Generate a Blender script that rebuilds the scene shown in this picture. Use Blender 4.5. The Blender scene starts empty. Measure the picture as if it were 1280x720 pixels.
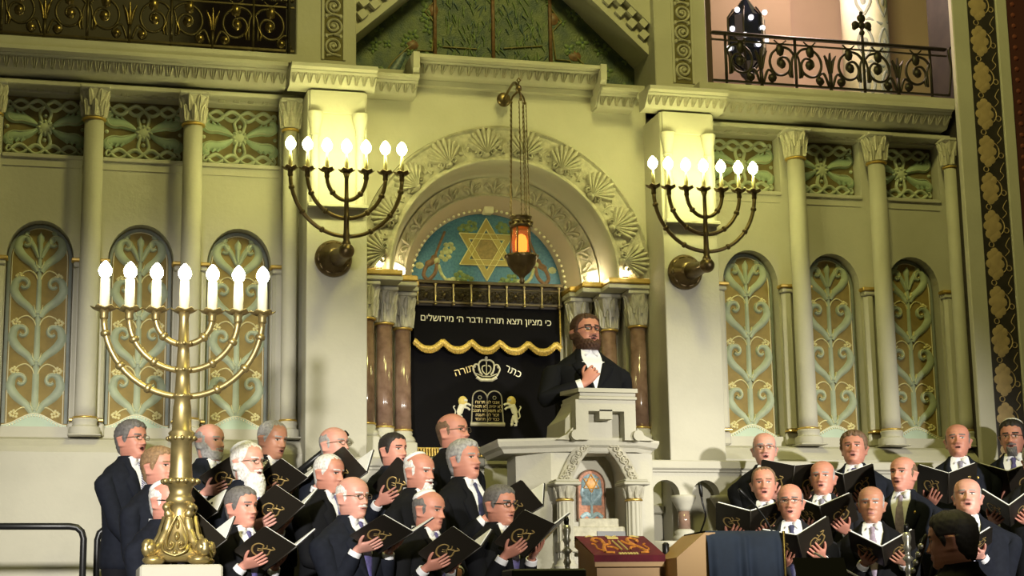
import bpy, math, random
from mathutils import Vector, Matrix, Quaternion
sc = bpy.context.scene
COL = sc.collection
R = math.radians
PI = math.pi
sin, cos = math.sin, math.cos
V = Vector
rnd = random.Random(7)

# ------------------------------------------------------------------ camera
CAM = V((-3.0228, -11.6, 0.8))
YAW, PITCH, ROLL, FPX = .2571, .1951, -.0159, 2197.0
_fw = V((sin(YAW)*cos(PITCH), cos(YAW)*cos(PITCH), sin(PITCH)))
_r = V((cos(YAW), -sin(YAW), 0)); _u = _r.cross(_fw)
_r2 = _r*cos(ROLL) + _u*sin(ROLL); _u2 = -_r*sin(ROLL) + _u*cos(ROLL)
cd = bpy.data.cameras.new('camera'); cam = bpy.data.objects.new('camera', cd); COL.objects.link(cam)
m = Matrix((( _r2.x, _u2.x, -_fw.x, CAM.x), (_r2.y, _u2.y, -_fw.y, CAM.y), (_r2.z, _u2.z, -_fw.z, CAM.z), (0, 0, 0, 1)))
cam.matrix_world = m
cd.sensor_width = 36; cd.lens = 36*FPX/1280; cd.clip_end = 200
sc.camera = cam

def at(px, py, Y):
    """the place in the hall, on the plane at depth Y, that the photograph shows at px, py"""
    d = _fw + _r2*((px-640)/FPX) + _u2*((360-py)/FPX)
    t = (Y-CAM.y)/d.y
    return CAM + d*t

# ------------------------------------------------------------------ materials
def mat(name, col, rough=.6, metal=0.0, var=0.0, scale=6.0, bump=0.0, bscale=None, emit=None, estr=0, col2=None, spec=None, alpha=None, trans=None, coat=0):
    mt = bpy.data.materials.new(name); mt.use_nodes = True
    nt = mt.node_tree; b = nt.nodes['Principled BSDF']
    b.inputs['Base Color'].default_value = (*col, 1)
    b.inputs['Roughness'].default_value = rough; b.inputs['Metallic'].default_value = metal
    if spec is not None: b.inputs['Specular IOR Level'].default_value = spec
    if coat: b.inputs['Coat Weight'].default_value = coat
    if emit:
        b.inputs['Emission Color'].default_value = (*emit, 1); b.inputs['Emission Strength'].default_value = estr
    if trans: b.inputs['Transmission Weight'].default_value = trans
    if alpha is not None: b.inputs['Alpha'].default_value = alpha
    if var or bump or col2:
        tc = nt.nodes.new('ShaderNodeTexCoord')
        n = nt.nodes.new('ShaderNodeTexNoise'); n.inputs['Scale'].default_value = scale; n.inputs['Detail'].default_value = 5
        nt.links.new(tc.outputs['Object'], n.inputs['Vector'])
        if var or col2:
            rp = nt.nodes.new('ShaderNodeValToRGB')
            c2 = col2 if col2 else tuple(min(1, c*(1+var)) for c in col)
            c1 = col if col2 else tuple(c*(1-var) for c in col)
            rp.color_ramp.elements[0].color = (*c1, 1); rp.color_ramp.elements[1].color = (*c2, 1)
            rp.color_ramp.elements[0].position = .35; rp.color_ramp.elements[1].position = .65
            nt.links.new(n.outputs['Fac'], rp.inputs['Fac']); nt.links.new(rp.outputs['Color'], b.inputs['Base Color'])
        if bump:
            n2 = nt.nodes.new('ShaderNodeTexNoise'); n2.inputs['Scale'].default_value = bscale or scale*5; n2.inputs['Detail'].default_value = 4
            nt.links.new(tc.outputs['Object'], n2.inputs['Vector'])
            bp = nt.nodes.new('ShaderNodeBump'); bp.inputs['Strength'].default_value = bump; bp.inputs['Distance'].default_value = .02
            nt.links.new(n2.outputs['Fac'], bp.inputs['Height']); nt.links.new(bp.outputs['Normal'], b.inputs['Normal'])
    return mt

STONE = mat('pale_limestone', (.47, .45, .365), .75, var=.06, scale=2.5, bump=.12, bscale=30)
STONE2 = mat('carved_limestone', (.44, .415, .32), .75, var=.16, scale=22, bump=.25, bscale=60)
PINKSTONE = mat('rosy_plaster', (.50, .42, .345), .8, var=.06, scale=3)
OCHRE = mat('ochre_ground', (.25, .18, .055), .8, var=.12, scale=14)
OLIVE = mat('dark_olive_ground', (.12, .10, .035), .8, var=.15, scale=14)
SAGE = mat('sage_green_paint', (.36, .41, .29), .7, var=.10, scale=10)
SAGE2 = mat('pale_sage_paint', (.44, .475, .33), .7, var=.10, scale=10)
MINT = mat('mint_paint', (.44, .54, .43), .7, var=.05, scale=5)
CREAM = mat('cream_paint', (.78, .74, .55), .7, var=.06, scale=10)
YELL = mat('pale_yellow_paint', (.72, .66, .36), .7, var=.06, scale=10)
GOLD = mat('gilding', (.62, .43, .12), .38, .75, var=.12, scale=20)
BRASS = mat('polished_brass', (.42, .33, .14), .40, .8, var=.15, scale=18)
BRONZE = mat('aged_bronze', (.16, .115, .058), .36, .85, var=.2, scale=15)
DKBRONZE = mat('dark_bronze', (.085, .065, .032), .42, .75, var=.3, scale=15)
IRON = mat('black_iron', (.028, .022, .014), .45, .5)
BLACKSTEEL = mat('black_steel', (.018, .018, .018), .35, .3)
CHROME = mat('chrome', (.66, .64, .58), .3, .7)
MARBLE = mat('brown_marble', (.13, .075, .052), .16, var=.0, scale=9, col2=(.26, .165, .12), coat=.4)
BULB = mat('lamp_glow', (1, .95, .75), .5, emit=(1.0, .93, .62), estr=28)
CANDLE = mat('ivory_candle_tube', (.86, .82, .62), .45)
VELVET = mat('black_velvet', (.0055, .005, .006), .95, spec=.1)
FRINGE = mat('gold_fringe', (.60, .42, .10), .5, .35, var=.35, scale=90)
SILVERTHREAD = mat('silver_embroidery', (.62, .58, .42), .5, .3, var=.15, scale=60)
WHITECLOTH = mat('white_cloth', (.80, .79, .76), .75)
PAPER = mat('white_paper', (.84, .84, .84), .7)
WOOD = mat('oak_wood', (.47, .26, .095), .45, var=.0, scale=3, col2=(.55, .33, .13))
NAVYCLOTH = mat('navy_cloth', (.018, .030, .062), .85, var=.15, scale=8)
CRIMSON = mat('crimson_velvet', (.13, .008, .022), .85, var=.2, scale=12)
BLUEMOS = mat('blue_mosaic', (.035, .13, .25), .45, scale=60, col2=(.07, .20, .33))
DKMOS = mat('dark_green_mosaic', (.045, .075, .06), .4, scale=11, col2=(.13, .16, .07), bump=.4, bscale=90)
MOSGREEN = mat('mosaic_leaf_green', (.14, .20, .08), .5, var=.3, scale=40)
MOSLEAF = mat('mosaic_pale_leaf', (.38, .40, .22), .5, var=.25, scale=40)
MOSBROWN = mat('mosaic_brown', (.17, .09, .045), .5, var=.3, scale=40)
BLACKPAT = mat('black_painted_band', (.022, .016, .012), .7, var=.3, scale=10)
TANPAINT = mat('tan_painted_flower', (.40, .29, .155), .8, var=.1, scale=12)
DKRED = mat('dark_red_paint', (.065, .012, .010), .7)
STAGE = mat('grey_stage_carpet', (.05, .05, .055), .9, var=.15, scale=30)
HALLFLOOR = mat('dark_hall_floor', (.04, .032, .025), .6, var=.15, scale=12)
FLAME = mat('red_lamp_glow', (1, .3, .05), .5, emit=(1.0, .22, .03), estr=5)
REDGLASS = mat('amber_glass', (.35, .10, .02), .1, emit=(1.0, .25, .03), estr=.25, alpha=.55)
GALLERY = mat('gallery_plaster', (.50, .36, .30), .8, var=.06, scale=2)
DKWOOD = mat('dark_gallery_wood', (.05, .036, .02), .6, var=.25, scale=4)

# ------------------------------------------------------------------ mesh builder
class MB:
    def __init__(s): s.v = []; s.f = []; s.m = []
    def add(s, vs, fs, mi=0):
        b = len(s.v); s.v += [tuple(p) for p in vs]
        for f in fs: s.f.append([b+i for i in f]); s.m.append(mi)
        return b
    def box(s, a, b, mi=0, bev=0.0):
        x0, y0, z0 = [min(a[i], b[i]) for i in range(3)]; x1, y1, z1 = [max(a[i], b[i]) for i in range(3)]
        c = min(bev, (x1-x0)*.45, (y1-y0)*.45, (z1-z0)*.45)
        if c <= 0:
            vs = [(x, y, z) for z in (z0, z1) for (x, y) in ((x0, y0), (x1, y0), (x1, y1), (x0, y1))]
            s.add(vs, [(3, 2, 1, 0), (4, 5, 6, 7), (0, 1, 5, 4), (1, 2, 6, 5), (2, 3, 7, 6), (3, 0, 4, 7)], mi); return
        def ring(z, i):
            X0, X1, Y0, Y1 = x0+i, x1-i, y0+i, y1-i; k = c*.8
            return [(X0+k, Y0, z), (X1-k, Y0, z), (X1, Y0+k, z), (X1, Y1-k, z), (X1-k, Y1, z), (X0+k, Y1, z), (X0, Y1-k, z), (X0, Y0+k, z)]
        s.loft([ring(z0, c), ring(z0+c, 0), ring(z1-c, 0), ring(z1, c)], mi)
    def loft(s, rings, mi=0, cap=True, closed=True, mis=None):
        n = len(rings[0]); b = len(s.v)
        for r in rings: s.v += [tuple(p) for p in r]
        for i in range(len(rings)-1):
            for j in range(n if closed else n-1):
                k = (j+1) % n
                s.f.append([b+i*n+j, b+i*n+k, b+(i+1)*n+k, b+(i+1)*n+j]); s.m.append(mis[i] if mis else mi)
        if cap and closed:
            s.f.append([b+j for j in reversed(range(n))]); s.m.append(mis[0] if mis else mi)
            s.f.append([b+(len(rings)-1)*n+j for j in range(n)]); s.m.append(mis[-1] if mis else mi)
        return b
    def lathe(s, prof, c=(0, 0, 0), n=16, mi=0, axis=V((0, 0, 1)), mis=None, cap=True):
        q = V((0, 0, 1)).rotation_difference(axis)
        s.loft([[V(c)+q @ V((r*cos(2*PI*j/n), r*sin(2*PI*j/n), z)) for j in range(n)] for r, z in prof], mi, cap, mis=mis)
    def tube(s, path, rad, n=8, mi=0, cap=True):
        P = [V(p) for p in path]; L = len(P)
        rr = rad if hasattr(rad, '__len__') else [rad]*L
        t0 = (P[1]-P[0]).normalized(); ref = V((0, 0, 1)) if abs(t0.z) < .9 else V((1, 0, 0))
        u = t0.cross(ref).normalized(); rings = []; pt = t0
        for i in range(L):
            t = ((P[min(i+1, L-1)]-P[max(i-1, 0)])).normalized() if L > 2 else t0
            q = pt.rotation_difference(t); u = (q @ u); u = (u - t*u.dot(t)).normalized(); w = t.cross(u); pt = t
            rings.append([P[i] + (u*cos(2*PI*j/n) + w*sin(2*PI*j/n))*rr[i] for j in range(n)])
        s.loft(rings, mi, cap)
    def sphere(s, c, r, n=14, k=8, mi=0):
        rx, ry, rz = r if hasattr(r, '__len__') else (r, r, r)
        rings = []
        for i in range(k+1):
            a = -PI/2 + PI*(.02 + .96*i/k)
            rings.append([(c[0]+rx*cos(a)*cos(2*PI*j/n), c[1]+ry*cos(a)*sin(2*PI*j/n), c[2]+rz*sin(a)) for j in range(n)])
        s.loft(rings, mi)
    def prism(s, poly, f0, f1, mi=0):
        """poly: 2-D outline; f0, f1 map (u, v) to the front and the back of the slab"""
        n = len(poly); a = [f0(*p) for p in poly]; b = [f1(*p) for p in poly]
        s.add(a+b, [list(range(n)), list(range(2*n-1, n-1, -1))] + [[j, n+j, n+(j+1) % n, (j+1) % n] for j in range(n)], mi)
    def relief(s, path, w, h, f, mi=0, flat=False):
        """a domed ribbon along a 2-D path; f(u, v, height) maps to space"""
        L = len(path); ww = w if hasattr(w, '__len__') else [w]*L
        if len(ww) != L:
            q = [i*(len(ww)-1)/(L-1) for i in range(L)]
            ww = [ww[int(x)]+(ww[min(int(x)+1, len(ww)-1)]-ww[int(x)])*(x-int(x)) for x in q]
        rings = []
        for i in range(L):
            a = path[max(i-1, 0)]; b = path[min(i+1, L-1)]
            tx, ty = b[0]-a[0], b[1]-a[1]; l = math.hypot(tx, ty) or 1
            nx, ny = -ty/l, tx/l; x, y = path[i]
            prof = ((-.5, 0), (-.42, .8), (.42, .8), (.5, 0)) if flat else ((-.5, -.15), (-.3, .72), (0, 1), (.3, .72), (.5, -.15))
            rings.append([f(x+nx*ww[i]*o, y+ny*ww[i]*o, h*k) for o, k in prof])
        s.loft(rings, mi, cap=False, closed=False)
    def dome(s, c, rx, ry, h, f, n=10, mi=0, rot=0):
        b = [f(c[0], c[1], h)]
        cr, sr = cos(rot), sin(rot)
        for k, hh in ((.55, .8), (1, -.1)):
            for j in range(n):
                a = 2*PI*j/n; x, y = rx*k*cos(a), ry*k*sin(a)
                b.append(f(c[0]+x*cr-y*sr, c[1]+x*sr+y*cr, h*hh))
        fs = [(0, 1+(j+1) % n, 1+j) for j in range(n)] + [(1+j, 1+(j+1) % n, 1+n+(j+1) % n, 1+n+j) for j in range(n)]
        s.add(b, fs, mi)
    def build(s, name, mats, parent=None, smooth=True, loc=None, rot=None, sub=0, fix=True):
        me = bpy.data.meshes.new(name); me.from_pydata(s.v, [], s.f); 
        if not isinstance(mats, (list, tuple)): mats = [mats]
        for x in mats: me.materials.append(x)
        me.polygons.foreach_set('material_index', s.m)
        me.polygons.foreach_set('use_smooth', [bool(smooth)]*len(s.f))
        me.update()
        if fix:
            import bmesh
            bm = bmesh.new(); bm.from_mesh(me); bmesh.ops.recalc_face_normals(bm, faces=bm.faces); bm.to_mesh(me); bm.free()
        if smooth is not True and smooth: me.set_sharp_from_angle(angle=R(smooth))
        o = bpy.data.objects.new(name, me); COL.objects.link(o)
        if parent is not None: o.parent = parent
        if loc is not None: o.location = loc
        if rot is not None: o.rotation_euler = rot
        if sub:
            md = o.modifiers.new('subdivision', 'SUBSURF'); md.levels = sub; md.render_levels = sub
        return o

def tag(o, label=None, cat=None, group=None, kind=None):
    if label: o['label'] = label
    if cat: o['category'] = cat
    if group: o['group'] = group
    if kind: o['kind'] = kind
    return o
def empty(name, loc, rz=0, label=None, cat=None, group=None):
    o = bpy.data.objects.new(name, None); COL.objects.link(o); o.location = loc; o.rotation_euler = (0, 0, rz); o.empty_display_size = .1
    return tag(o, label, cat, group)
def struct(o): o['kind'] = 'structure'; return o
def copy_tree(o, parent=None):
    c = o.copy(); COL.objects.link(c)
    if parent is not None: c.parent = parent
    for ch in list(o.children): copy_tree(ch, c)
    return c
def text_mesh(txt, size, depth=.001):
    """the polygons of a line of writing, centred at the origin in x/y"""
    cu = bpy.data.curves.new('writing', 'FONT'); cu.body = txt; cu.size = size; cu.extrude = depth; cu.align_x = 'CENTER'; cu.resolution_u = 3
    o = bpy.data.objects.new('writing', cu); COL.objects.link(o)
    dg = bpy.context.evaluated_depsgraph_get()
    me = bpy.data.meshes.new_from_object(o.evaluated_get(dg))
    vs = [v.co.copy() for v in me.vertices]; fs = [list(p.vertices) for p in me.polygons]
    bpy.data.objects.remove(o); bpy.data.curves.remove(cu); bpy.data.meshes.remove(me)
    return vs, fs
def spiral(cx, cy, r0, r1, a0, a1, n=14):
    return [(cx+(r0+(r1-r0)*i/n)*cos(a0+(a1-a0)*i/n), cy+(r0+(r1-r0)*i/n)*sin(a0+(a1-a0)*i/n)) for i in range(n+1)]
def smoothpath(P, k=6):
    """Catmull-Rom through points of any dimension"""
    P = [tuple(p) for p in P]; Q = [P[0]]+P+[P[-1]]; out = []
    for i in range(len(P)-1):
        a, b, c, d = Q[i:i+4]
        for j in range(k):
            t = j/k
            out.append(tuple(.5*(2*b[n]+(c[n]-a[n])*t+(2*a[n]-5*b[n]+4*c[n]-d[n])*t*t+(3*b[n]-a[n]-3*c[n]+d[n])*t**3) for n in range(len(b))))
    out.append(P[-1]); return out
def mir(P): return [(-x, y) for x, y in P]
# =================================================================== the setting
def side_wall(s):
    """one flank of the facade (s = -1 left, 1 right) with its arched and square recesses"""
    mb = MB(); Y0, Y1 = .10, .24
    xs = [1.53, 1.85-.215, 1.85+.215, 2.5-.215, 2.5+.215, 3.15-.215, 3.15+.215, 4.6]
    def bx(a, b, z0, z1): mb.box((s*a, Y0, z0), (s*b, Y1, z1))
    bx(1.2, xs[0], 0, 4.62)
    for c in (1.85, 2.5, 3.15):
        l, r = c-.325, c+.325
        if c == 1.85: l = 1.53
        if c == 3.15: r = 4.6
        bx(l, r, 0, 2.17); bx(l, c-.215, 2.17, 3.285); bx(c+.215, r, 2.17, 3.285)
        N = 16; top = 3.985
        pts = [(c-.215*cos(PI*i/N), 3.285+.25*sin(PI*i/N)) for i in range(N+1)]
        fr, bk = [], []
        for i in range(N):
            (a, za), (b, zb) = pts[i], pts[i+1]
            v = [(s*a, Y0, za), (s*b, Y0, zb), (s*b, Y0, top), (s*a, Y0, top), (s*a, Y1, za), (s*b, Y1, zb)]
            mb.add(v, [(0, 1, 2, 3), (0, 4, 5, 1)])
        bx(l, c-.215, 3.285, top); bx(c+.215, r, 3.285, top)
        bx(l, c-.27, top, 4.41); bx(c+.27, r, top, 4.41); bx(l, r, 4.41, 4.62)
        # a thin sill moulding under the square panel
        mb.box((s*(c-.27), Y0-.02, 3.955), (s*(c+.27), Y0, 3.985), bev=.006)
        mb.box((s*(c-.26), Y0-.008, 3.90), (s*(c+.26), Y0, 3.905))
    mb.box((s*1.3, Y1, 0), (s*4.6, Y1+.1, 4.62))
    return struct(mb.build('wall_back', STONE, smooth=False))
for s in (-1, 1): side_wall(s)

# the plinth below the columns, with a sloping top
mb = MB()
for s in (-1, 1):
    mb.loft([[(s*1.3, .1, z), (s*1.3, -y, z), (s*4.6, -y, z), (s*4.6, .1, z)] for y, z in ((.16, 0), (.16, 1.98), (.12, 2.02), (.06, 2.07), (0.0, 2.09))])
struct(mb.build('baseboard_back', STONE, smooth=False))

# the two piers that flank the ark
for s in (-1, 1):
    mb = MB(); mb.box((s*1.045, -.3, 0), (s*1.45, .3, 4.42), bev=.006)
    mb.box((s*1.06, -.315, 4.26), (s*1.435, -.3, 4.42), bev=.004)
    for x in (1.095, 1.40):
        mb.lathe([(.035, 3.62), (.03, 3.66), (.028, 4.1)], (s*x, -.315, 0), 12)
        mb.lathe([(.03, 4.1), (.036, 4.105), (.03, 4.12), (.034, 4.15), (.05, 4.22), (.055, 4.26)], (s*x, -.315, 0), 12)
    mb.box((s*1.05, -.37, 3.60), (s*1.45, -.3, 3.625), bev=.004)
    struct(mb.build('wall_left' if s < 0 else 'wall_right', STONE, smooth=30))

# the wall over the arch
AZ = 3.28
mb = MB(); N = 40
for i in range(N):
    a, b = PI*i/N, PI*(i+1)/N
    p = [(1.065*cos(a), AZ+1.065*sin(a)), (1.065*cos(b), AZ+1.065*sin(b))]
    mb.add([(p[0][0], .05, p[0][1]), (p[1][0], .05, p[1][1]), (p[1][0], .05, 4.72), (p[0][0], .05, 4.72)], [(0, 1, 2, 3)])
mb.box((-1.05, .12, 4.33), (1.05, .3, 4.70)); struct(mb.build('wall_center', STONE, smooth=False))

# cornices: profile swept along the wall, with a carved leaf band
def cornice(name, X0, X1, Y, z0, z1, dep, n):
    """z0..z1: the band; it leans out by dep"""
    mb = MB(); h = z1-z0
    prof = [(0, -.06*h), (.12, 0), (.2, .12*h), (.62, .62*h), (.7, .66*h), (.7, .74*h), (1, .8*h), (1, 1.0*h), (.9, 1.06*h), (-.8, 1.12*h), (-.8, -.06*h)]
    L = [[(X, Y-dep*d, z0+z) for d, z in prof] for X in (X0, X1)]
    mb.loft(L)
    # leaves carved on the sloping band
    w = (X1-X0)/n
    A = V((0, Y-dep*.2, z0+.12*h)); B = V((0, Y-dep*.62, z0+.62*h)); d = B-A; nn = V((0, -d.z, d.y)).normalized()
    if nn.y > 0: nn = -nn
    for i in range(n):
        x = X0+(i+.5)*w
        f = lambda u, v, k, x=x: tuple(V((x+u, 0, 0))+A+d*v+nn*k)
        for q in (-1, 0, 1):
            mb.relief([(q*w*.1, .05), (q*w*.24, .5), (q*w*(.32 if q else 0), .92)], [w*.08, w*.24, w*.12], .014, f, 1)
        mb.dome((w*.5, .8), w*.1, .14, .012, f, 6, 1)
    return struct(mb.build(name, [STONE, STONE2], smooth=30))
cornice("trim_1", -4.6, -1.57, -.06, 4.50, 4.635, .15, 52)
cornice('trim_2', 1.52, 3.42, -.06, 4.50, 4.635, .15, 30)
cornice('trim_3', -1.575, -.995, -.3, 4.445, 4.565, .14, 11)
cornice('trim_4', .935, 1.525, -.3, 4.445, 4.565, .14, 11)
cornice('trim_5', -.995, -.66, -.05, 4.50, 4.61, .15, 6)
cornice('trim_6', .66, .935, -.05, 4.50, 4.61, .15, 5)
cornice('trim_7', -.70, .69, -.05, 4.65, 4.765, .15, 22)
# the short returns where the middle steps up
mb = MB()
for x0, x1 in ((-.705, -.66), (.65, .695)):
    mb.loft([[(x0, .1, z), (x0, y, z), (x1, y, z), (x1, .1, z)] for y, z in ((-.06, 4.50), (-.10, 4.55), (-.15, 4.60), (-.21, 4.66), (-.21, 4.775))])
struct(mb.build('trim_8', STONE, smooth=False))
# frieze mouldings and dentils over the square panels
mb = MB()
for s in (-1, 1):
    mb.box((s*1.46, -.03, 4.425), (s*4.5, .1, 4.46), bev=.006)
    for c in (1.85, 2.5, 3.15):
        for k in range(4): mb.box((s*c-.16+k*.1, .05, 4.42), (s*c-.16+k*.1+.045, .12, 4.47), 1, bev=.005)
struct(mb.build('trim_9', [STONE, STONE2], smooth=False))
# the ledge above, the floor of the galleries
mb = MB(); mb.box((-4.6, -.19, 4.64), (-1.4, 2.2, 4.70)); mb.box((1.4, -.19, 4.64), (3.45, 2.2, 4.70)); mb.box((-1.5, .0, 4.60), (1.5, .3, 4.64))
struct(mb.build('trim_10', STONE, smooth=False))

# upper piers, with a carved scroll strip
def upper_pier(x0, x1, s0, s1):
    mb = MB(); mb.box((x0, -.06, 4.55), (x1, .5, 7.6), bev=.01); mb.loft([[(x0-i, -j, z), (x1+i, -j, z), (x1+i, .3, z), (x0-i, .3, z)] for i, j, z in ((.06, .30, 4.55), (.04, .27, 4.58), (0, .10, 4.66), (0, .06, 4.70))])
    mb.box((s0, -.064, 4.72), (s1, -.05, 5.7), 1)
    c = (s0+s1)/2; w = (s1-s0)
    f = lambda u, v, k: (c+u, -.064-k, 4.74+v)
    for k in range(6):
        q = 1 if k % 2 else -1; z = .08+k*.145
        mb.relief(spiral(0, z, .062, .012, -PI/2, -PI/2+q*3.6*PI, 26), .022, .018, f, 2)
        mb.relief([(-.05, z-.07), (0, z-.058), (.05, z-.07)], .018, .014, f, 2)
        mb.dome((0, z), .02, .02, .016, f, 8, 2)
        for e in (-1, 1): mb.dome((e*.05, z+.072), .016, .022, .014, f, 6, 2)
    for e in (s0, s1): mb.box((e-.01, -.072, 4.72), (e+.01, -.05, 5.7), 0, bev=.003)
    return struct(mb.build('trim_11', [STONE, OLIVE, STONE2], smooth=30))
upper_pier(-1.50, -1.08, -1.315, -1.165); upper_pier(1.115, 1.52, 1.255, 1.405)

# the gable over the ark: raking stone with checker steps, and the dark mosaic behind
for s in (-1, 1):
    mb = MB(); c = .03
    A = V((c+s*1.16, 0, 4.93)); B = V((c, 0, 5.996)); d = (B-A).normalized(); nrm = V((s*-d.z*s*-1, 0, 0))
    nn = V((-d.z, 0, d.x)); nn = nn if nn.z > 0 else -nn
    L = (B-A).length
    def bar(o0, o1, y0, y1, t0, t1, mi=0):
        vs = [A+d*t+nn*o+V((0, y, 0)) for t in (t0, t1) for (o, y) in ((o0, y0), (o1, y0), (o1, y1), (o0, y1))]
        mb.loft([vs[:4], vs[4:]], mi)
    bar(.14, .30, .02, .5, 0, L); bar(.30, .36, -.04, .5, 0, L); bar(-.02, .03, .08, .5, 0, L); bar(.02, .15, .1, .5, 0, L, 1)
    n = 13
    for k in range(n):
        bar(.09, .145, .03, .12, L*k/n, L*(k+.5)/n); bar(.03, .09, .05, .12, L*(k+.5)/n, L*(k+1)/n)
    struct(mb.build('trim_12', [STONE, STONE2], smooth=False))

mb = MB(); mb.box((-1.2, .42, 4.5), (1.25, .5, 7.6)); struct(mb.build('wall_front_gable', DKMOS, smooth=False))
# mosaic pattern laid over the gable
mos = empty('mosaic_panel', (0, .414, 4.7), 0, 'dark green and blue leafy mosaic in the gable above the ark cornice', 'mosaic')
f = lambda u, v, k: (u, -k, v)
rr = random.Random(3)
a_ = MB(); b_ = MB(); c_ = MB(); d_ = MB()
for k in range(150):
    x, z = rr.uniform(-.98, 1.05), rr.uniform(.02, 1.0)
    if abs(x-.03) < .42: continue
    r = rr.uniform(.02, .042)
    for q in range(4): a_.dome((x+r*.7*cos(q*PI/2+x*9), z+r*.7*sin(q*PI/2+x*9)), r*.7, r*.42, .007, f, 7, 0, q*PI/2+x*9)
    b_.dome((x, z), r*.35, r*.35, .010, f, 6)
for k in range(300):
    x, z = rr.uniform(-.36, .42), rr.uniform(.06, .95); h = rr.uniform(.03, .09); q = rr.uniform(-.02, .02)
    (a_ if k % 3 else b_).relief([(x, z), (x+q, z+h*.6), (x+q*2.2, z+h)], [.004, .014, .004], .006, f)
for x in (-.42, .46, .02):
    c_.box((x-.012, -.018, .03), (x+.012, 0, 1.1))
for s in (-1, 1):
    c0 = .03
    P = [(c0+s*.66, .10), (c0+s*.60, .20), (c0+s*.58, .30), (c0+s*.47, .30), (c0+s*.45, .52), (c0+s*.52, .60), (c0+s*.44, .70), (c0+s*.44, .9)]
    d_.relief(P, .014, .012, f); d_.relief(smoothpath([(c0+s*.72, .02), (c0+s*.80, .10), (c0+s*.76, .2), (c0+s*.6, .36)]), .016, .012, f)
    c_.dome((c0+s*.62, .34), .05, .04, .012, f, 10); c_.dome((c0+s*.46, .62), .04, .05, .012, f, 10)
    b_.relief(smoothpath([(c0+s*.84, .04), (c0+s*.74, .16), (c0+s*.68, .28)]), [.03, .07, .05], .006, f)
d_.relief([(-.36, .34), (-.1, .34)], .014, .01, f); d_.relief([(.1, .36), (.4, .40)], .014, .01, f)
a_.build('mosaic_leaf', MOSGREEN, mos); b_.build('mosaic_flower', mat('mosaic_blue_grey', (.06, .10, .11), .4, var=.4, scale=50), mos); c_.build('mosaic_bar', MOSBROWN, mos); d_.build('mosaic_border', mat('mosaic_dull_gold', (.20, .17, .06), .4, var=.3, scale=50), mos)

# galleries behind the railings
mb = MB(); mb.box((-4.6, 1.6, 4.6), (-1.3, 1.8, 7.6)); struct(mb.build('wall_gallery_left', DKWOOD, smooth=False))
mb = MB(); mb.box((1.3, 1.7, 4.6), (4.6, 1.9, 7.6)); mb.box((2.02, 1.1, 4.6), (2.72, 1.3, 7.6), 1); struct(mb.build('wall_gallery_right', [GALLERY, mat('painted_shade_plaster', (.22, .16, .11), .8)], smooth=False))  # the nearer block has shade put into its darker plaster colour

# the painted arch at the far right and its plain edges
mb = MB()
mb.box((3.335, -.415, 0), (3.467, -.36, 7.6), bev=.008); mb.box((3.70, -.42, 0), (3.79, .2, 7.6), 0, bev=.006)
mb.box((3.465, -.40, 0), (3.70, .2, 7.6), 1); mb.box((3.79, -.40, 0), (4.6, .2, 7.6), 2)
for k in range(70): mb.dome((3.85, .3+k*.085), .022, .022, .012, lambda u, v, kk: (u, -.4-kk, v), 8, 4)
f = lambda u, v, k: (u, -.4-k, v)
for k in range(21):
    z = .28+k*.283; x = 3.555
    for q in range(8):
        a = q*PI/4; mb.dome((x+.042*cos(a), z+.088*sin(a)), .036, .036, .004, f, 10, 3)
    mb.dome((x, z), .06, .10, .005, f, 12, 3)
    mb.relief(spiral(x+.02, z, .075, .075, -1.0, 1.0, 8), .008, .008, f, 3)
    mb.relief(spiral(x-.02, z+.142, .02, .02, 0, 2*PI, 12), .008, .006, f, 3)
    mb.relief(spiral(3.665, z-.03, .02, .02, 0, 2*PI, 12), .008, .006, f, 3)
    mb.relief(smoothpath([(3.64, z+.06), (3.675, z+.1), (3.65, z+.14), (3.685, z+.2)]), .006, .005, f, 3)
struct(mb.build('wall_right_arch', [STONE, BLACKPAT, DKRED, TANPAINT, mat('red_bead_paint', (.16, .035, .02), .7)], smooth=30))

# floors and risers
mb = MB(); mb.box((-7, -14, -.55), (7, -3.95, -.45)); struct(mb.build('floor', HALLFLOOR, smooth=False))
mb = MB(); mb.box((-6, -3.95, -.5), (6, 1.0, 0)); struct(mb.build('floor_stage', STAGE, smooth=False))
# podium of the ark
mb = MB(); mb.box((-1.04, -.12, 0), (1.04, 1.0, 1.965), bev=.01); mb.box((-1.04, -.16, 1.60), (1.04, -.12, 1.66), bev=.01); mb.box((-1.04, -.14, 1.925), (1.04, -.12, 1.965), bev=.006)
struct(mb.build('wall_podium', STONE, smooth=False))

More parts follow.
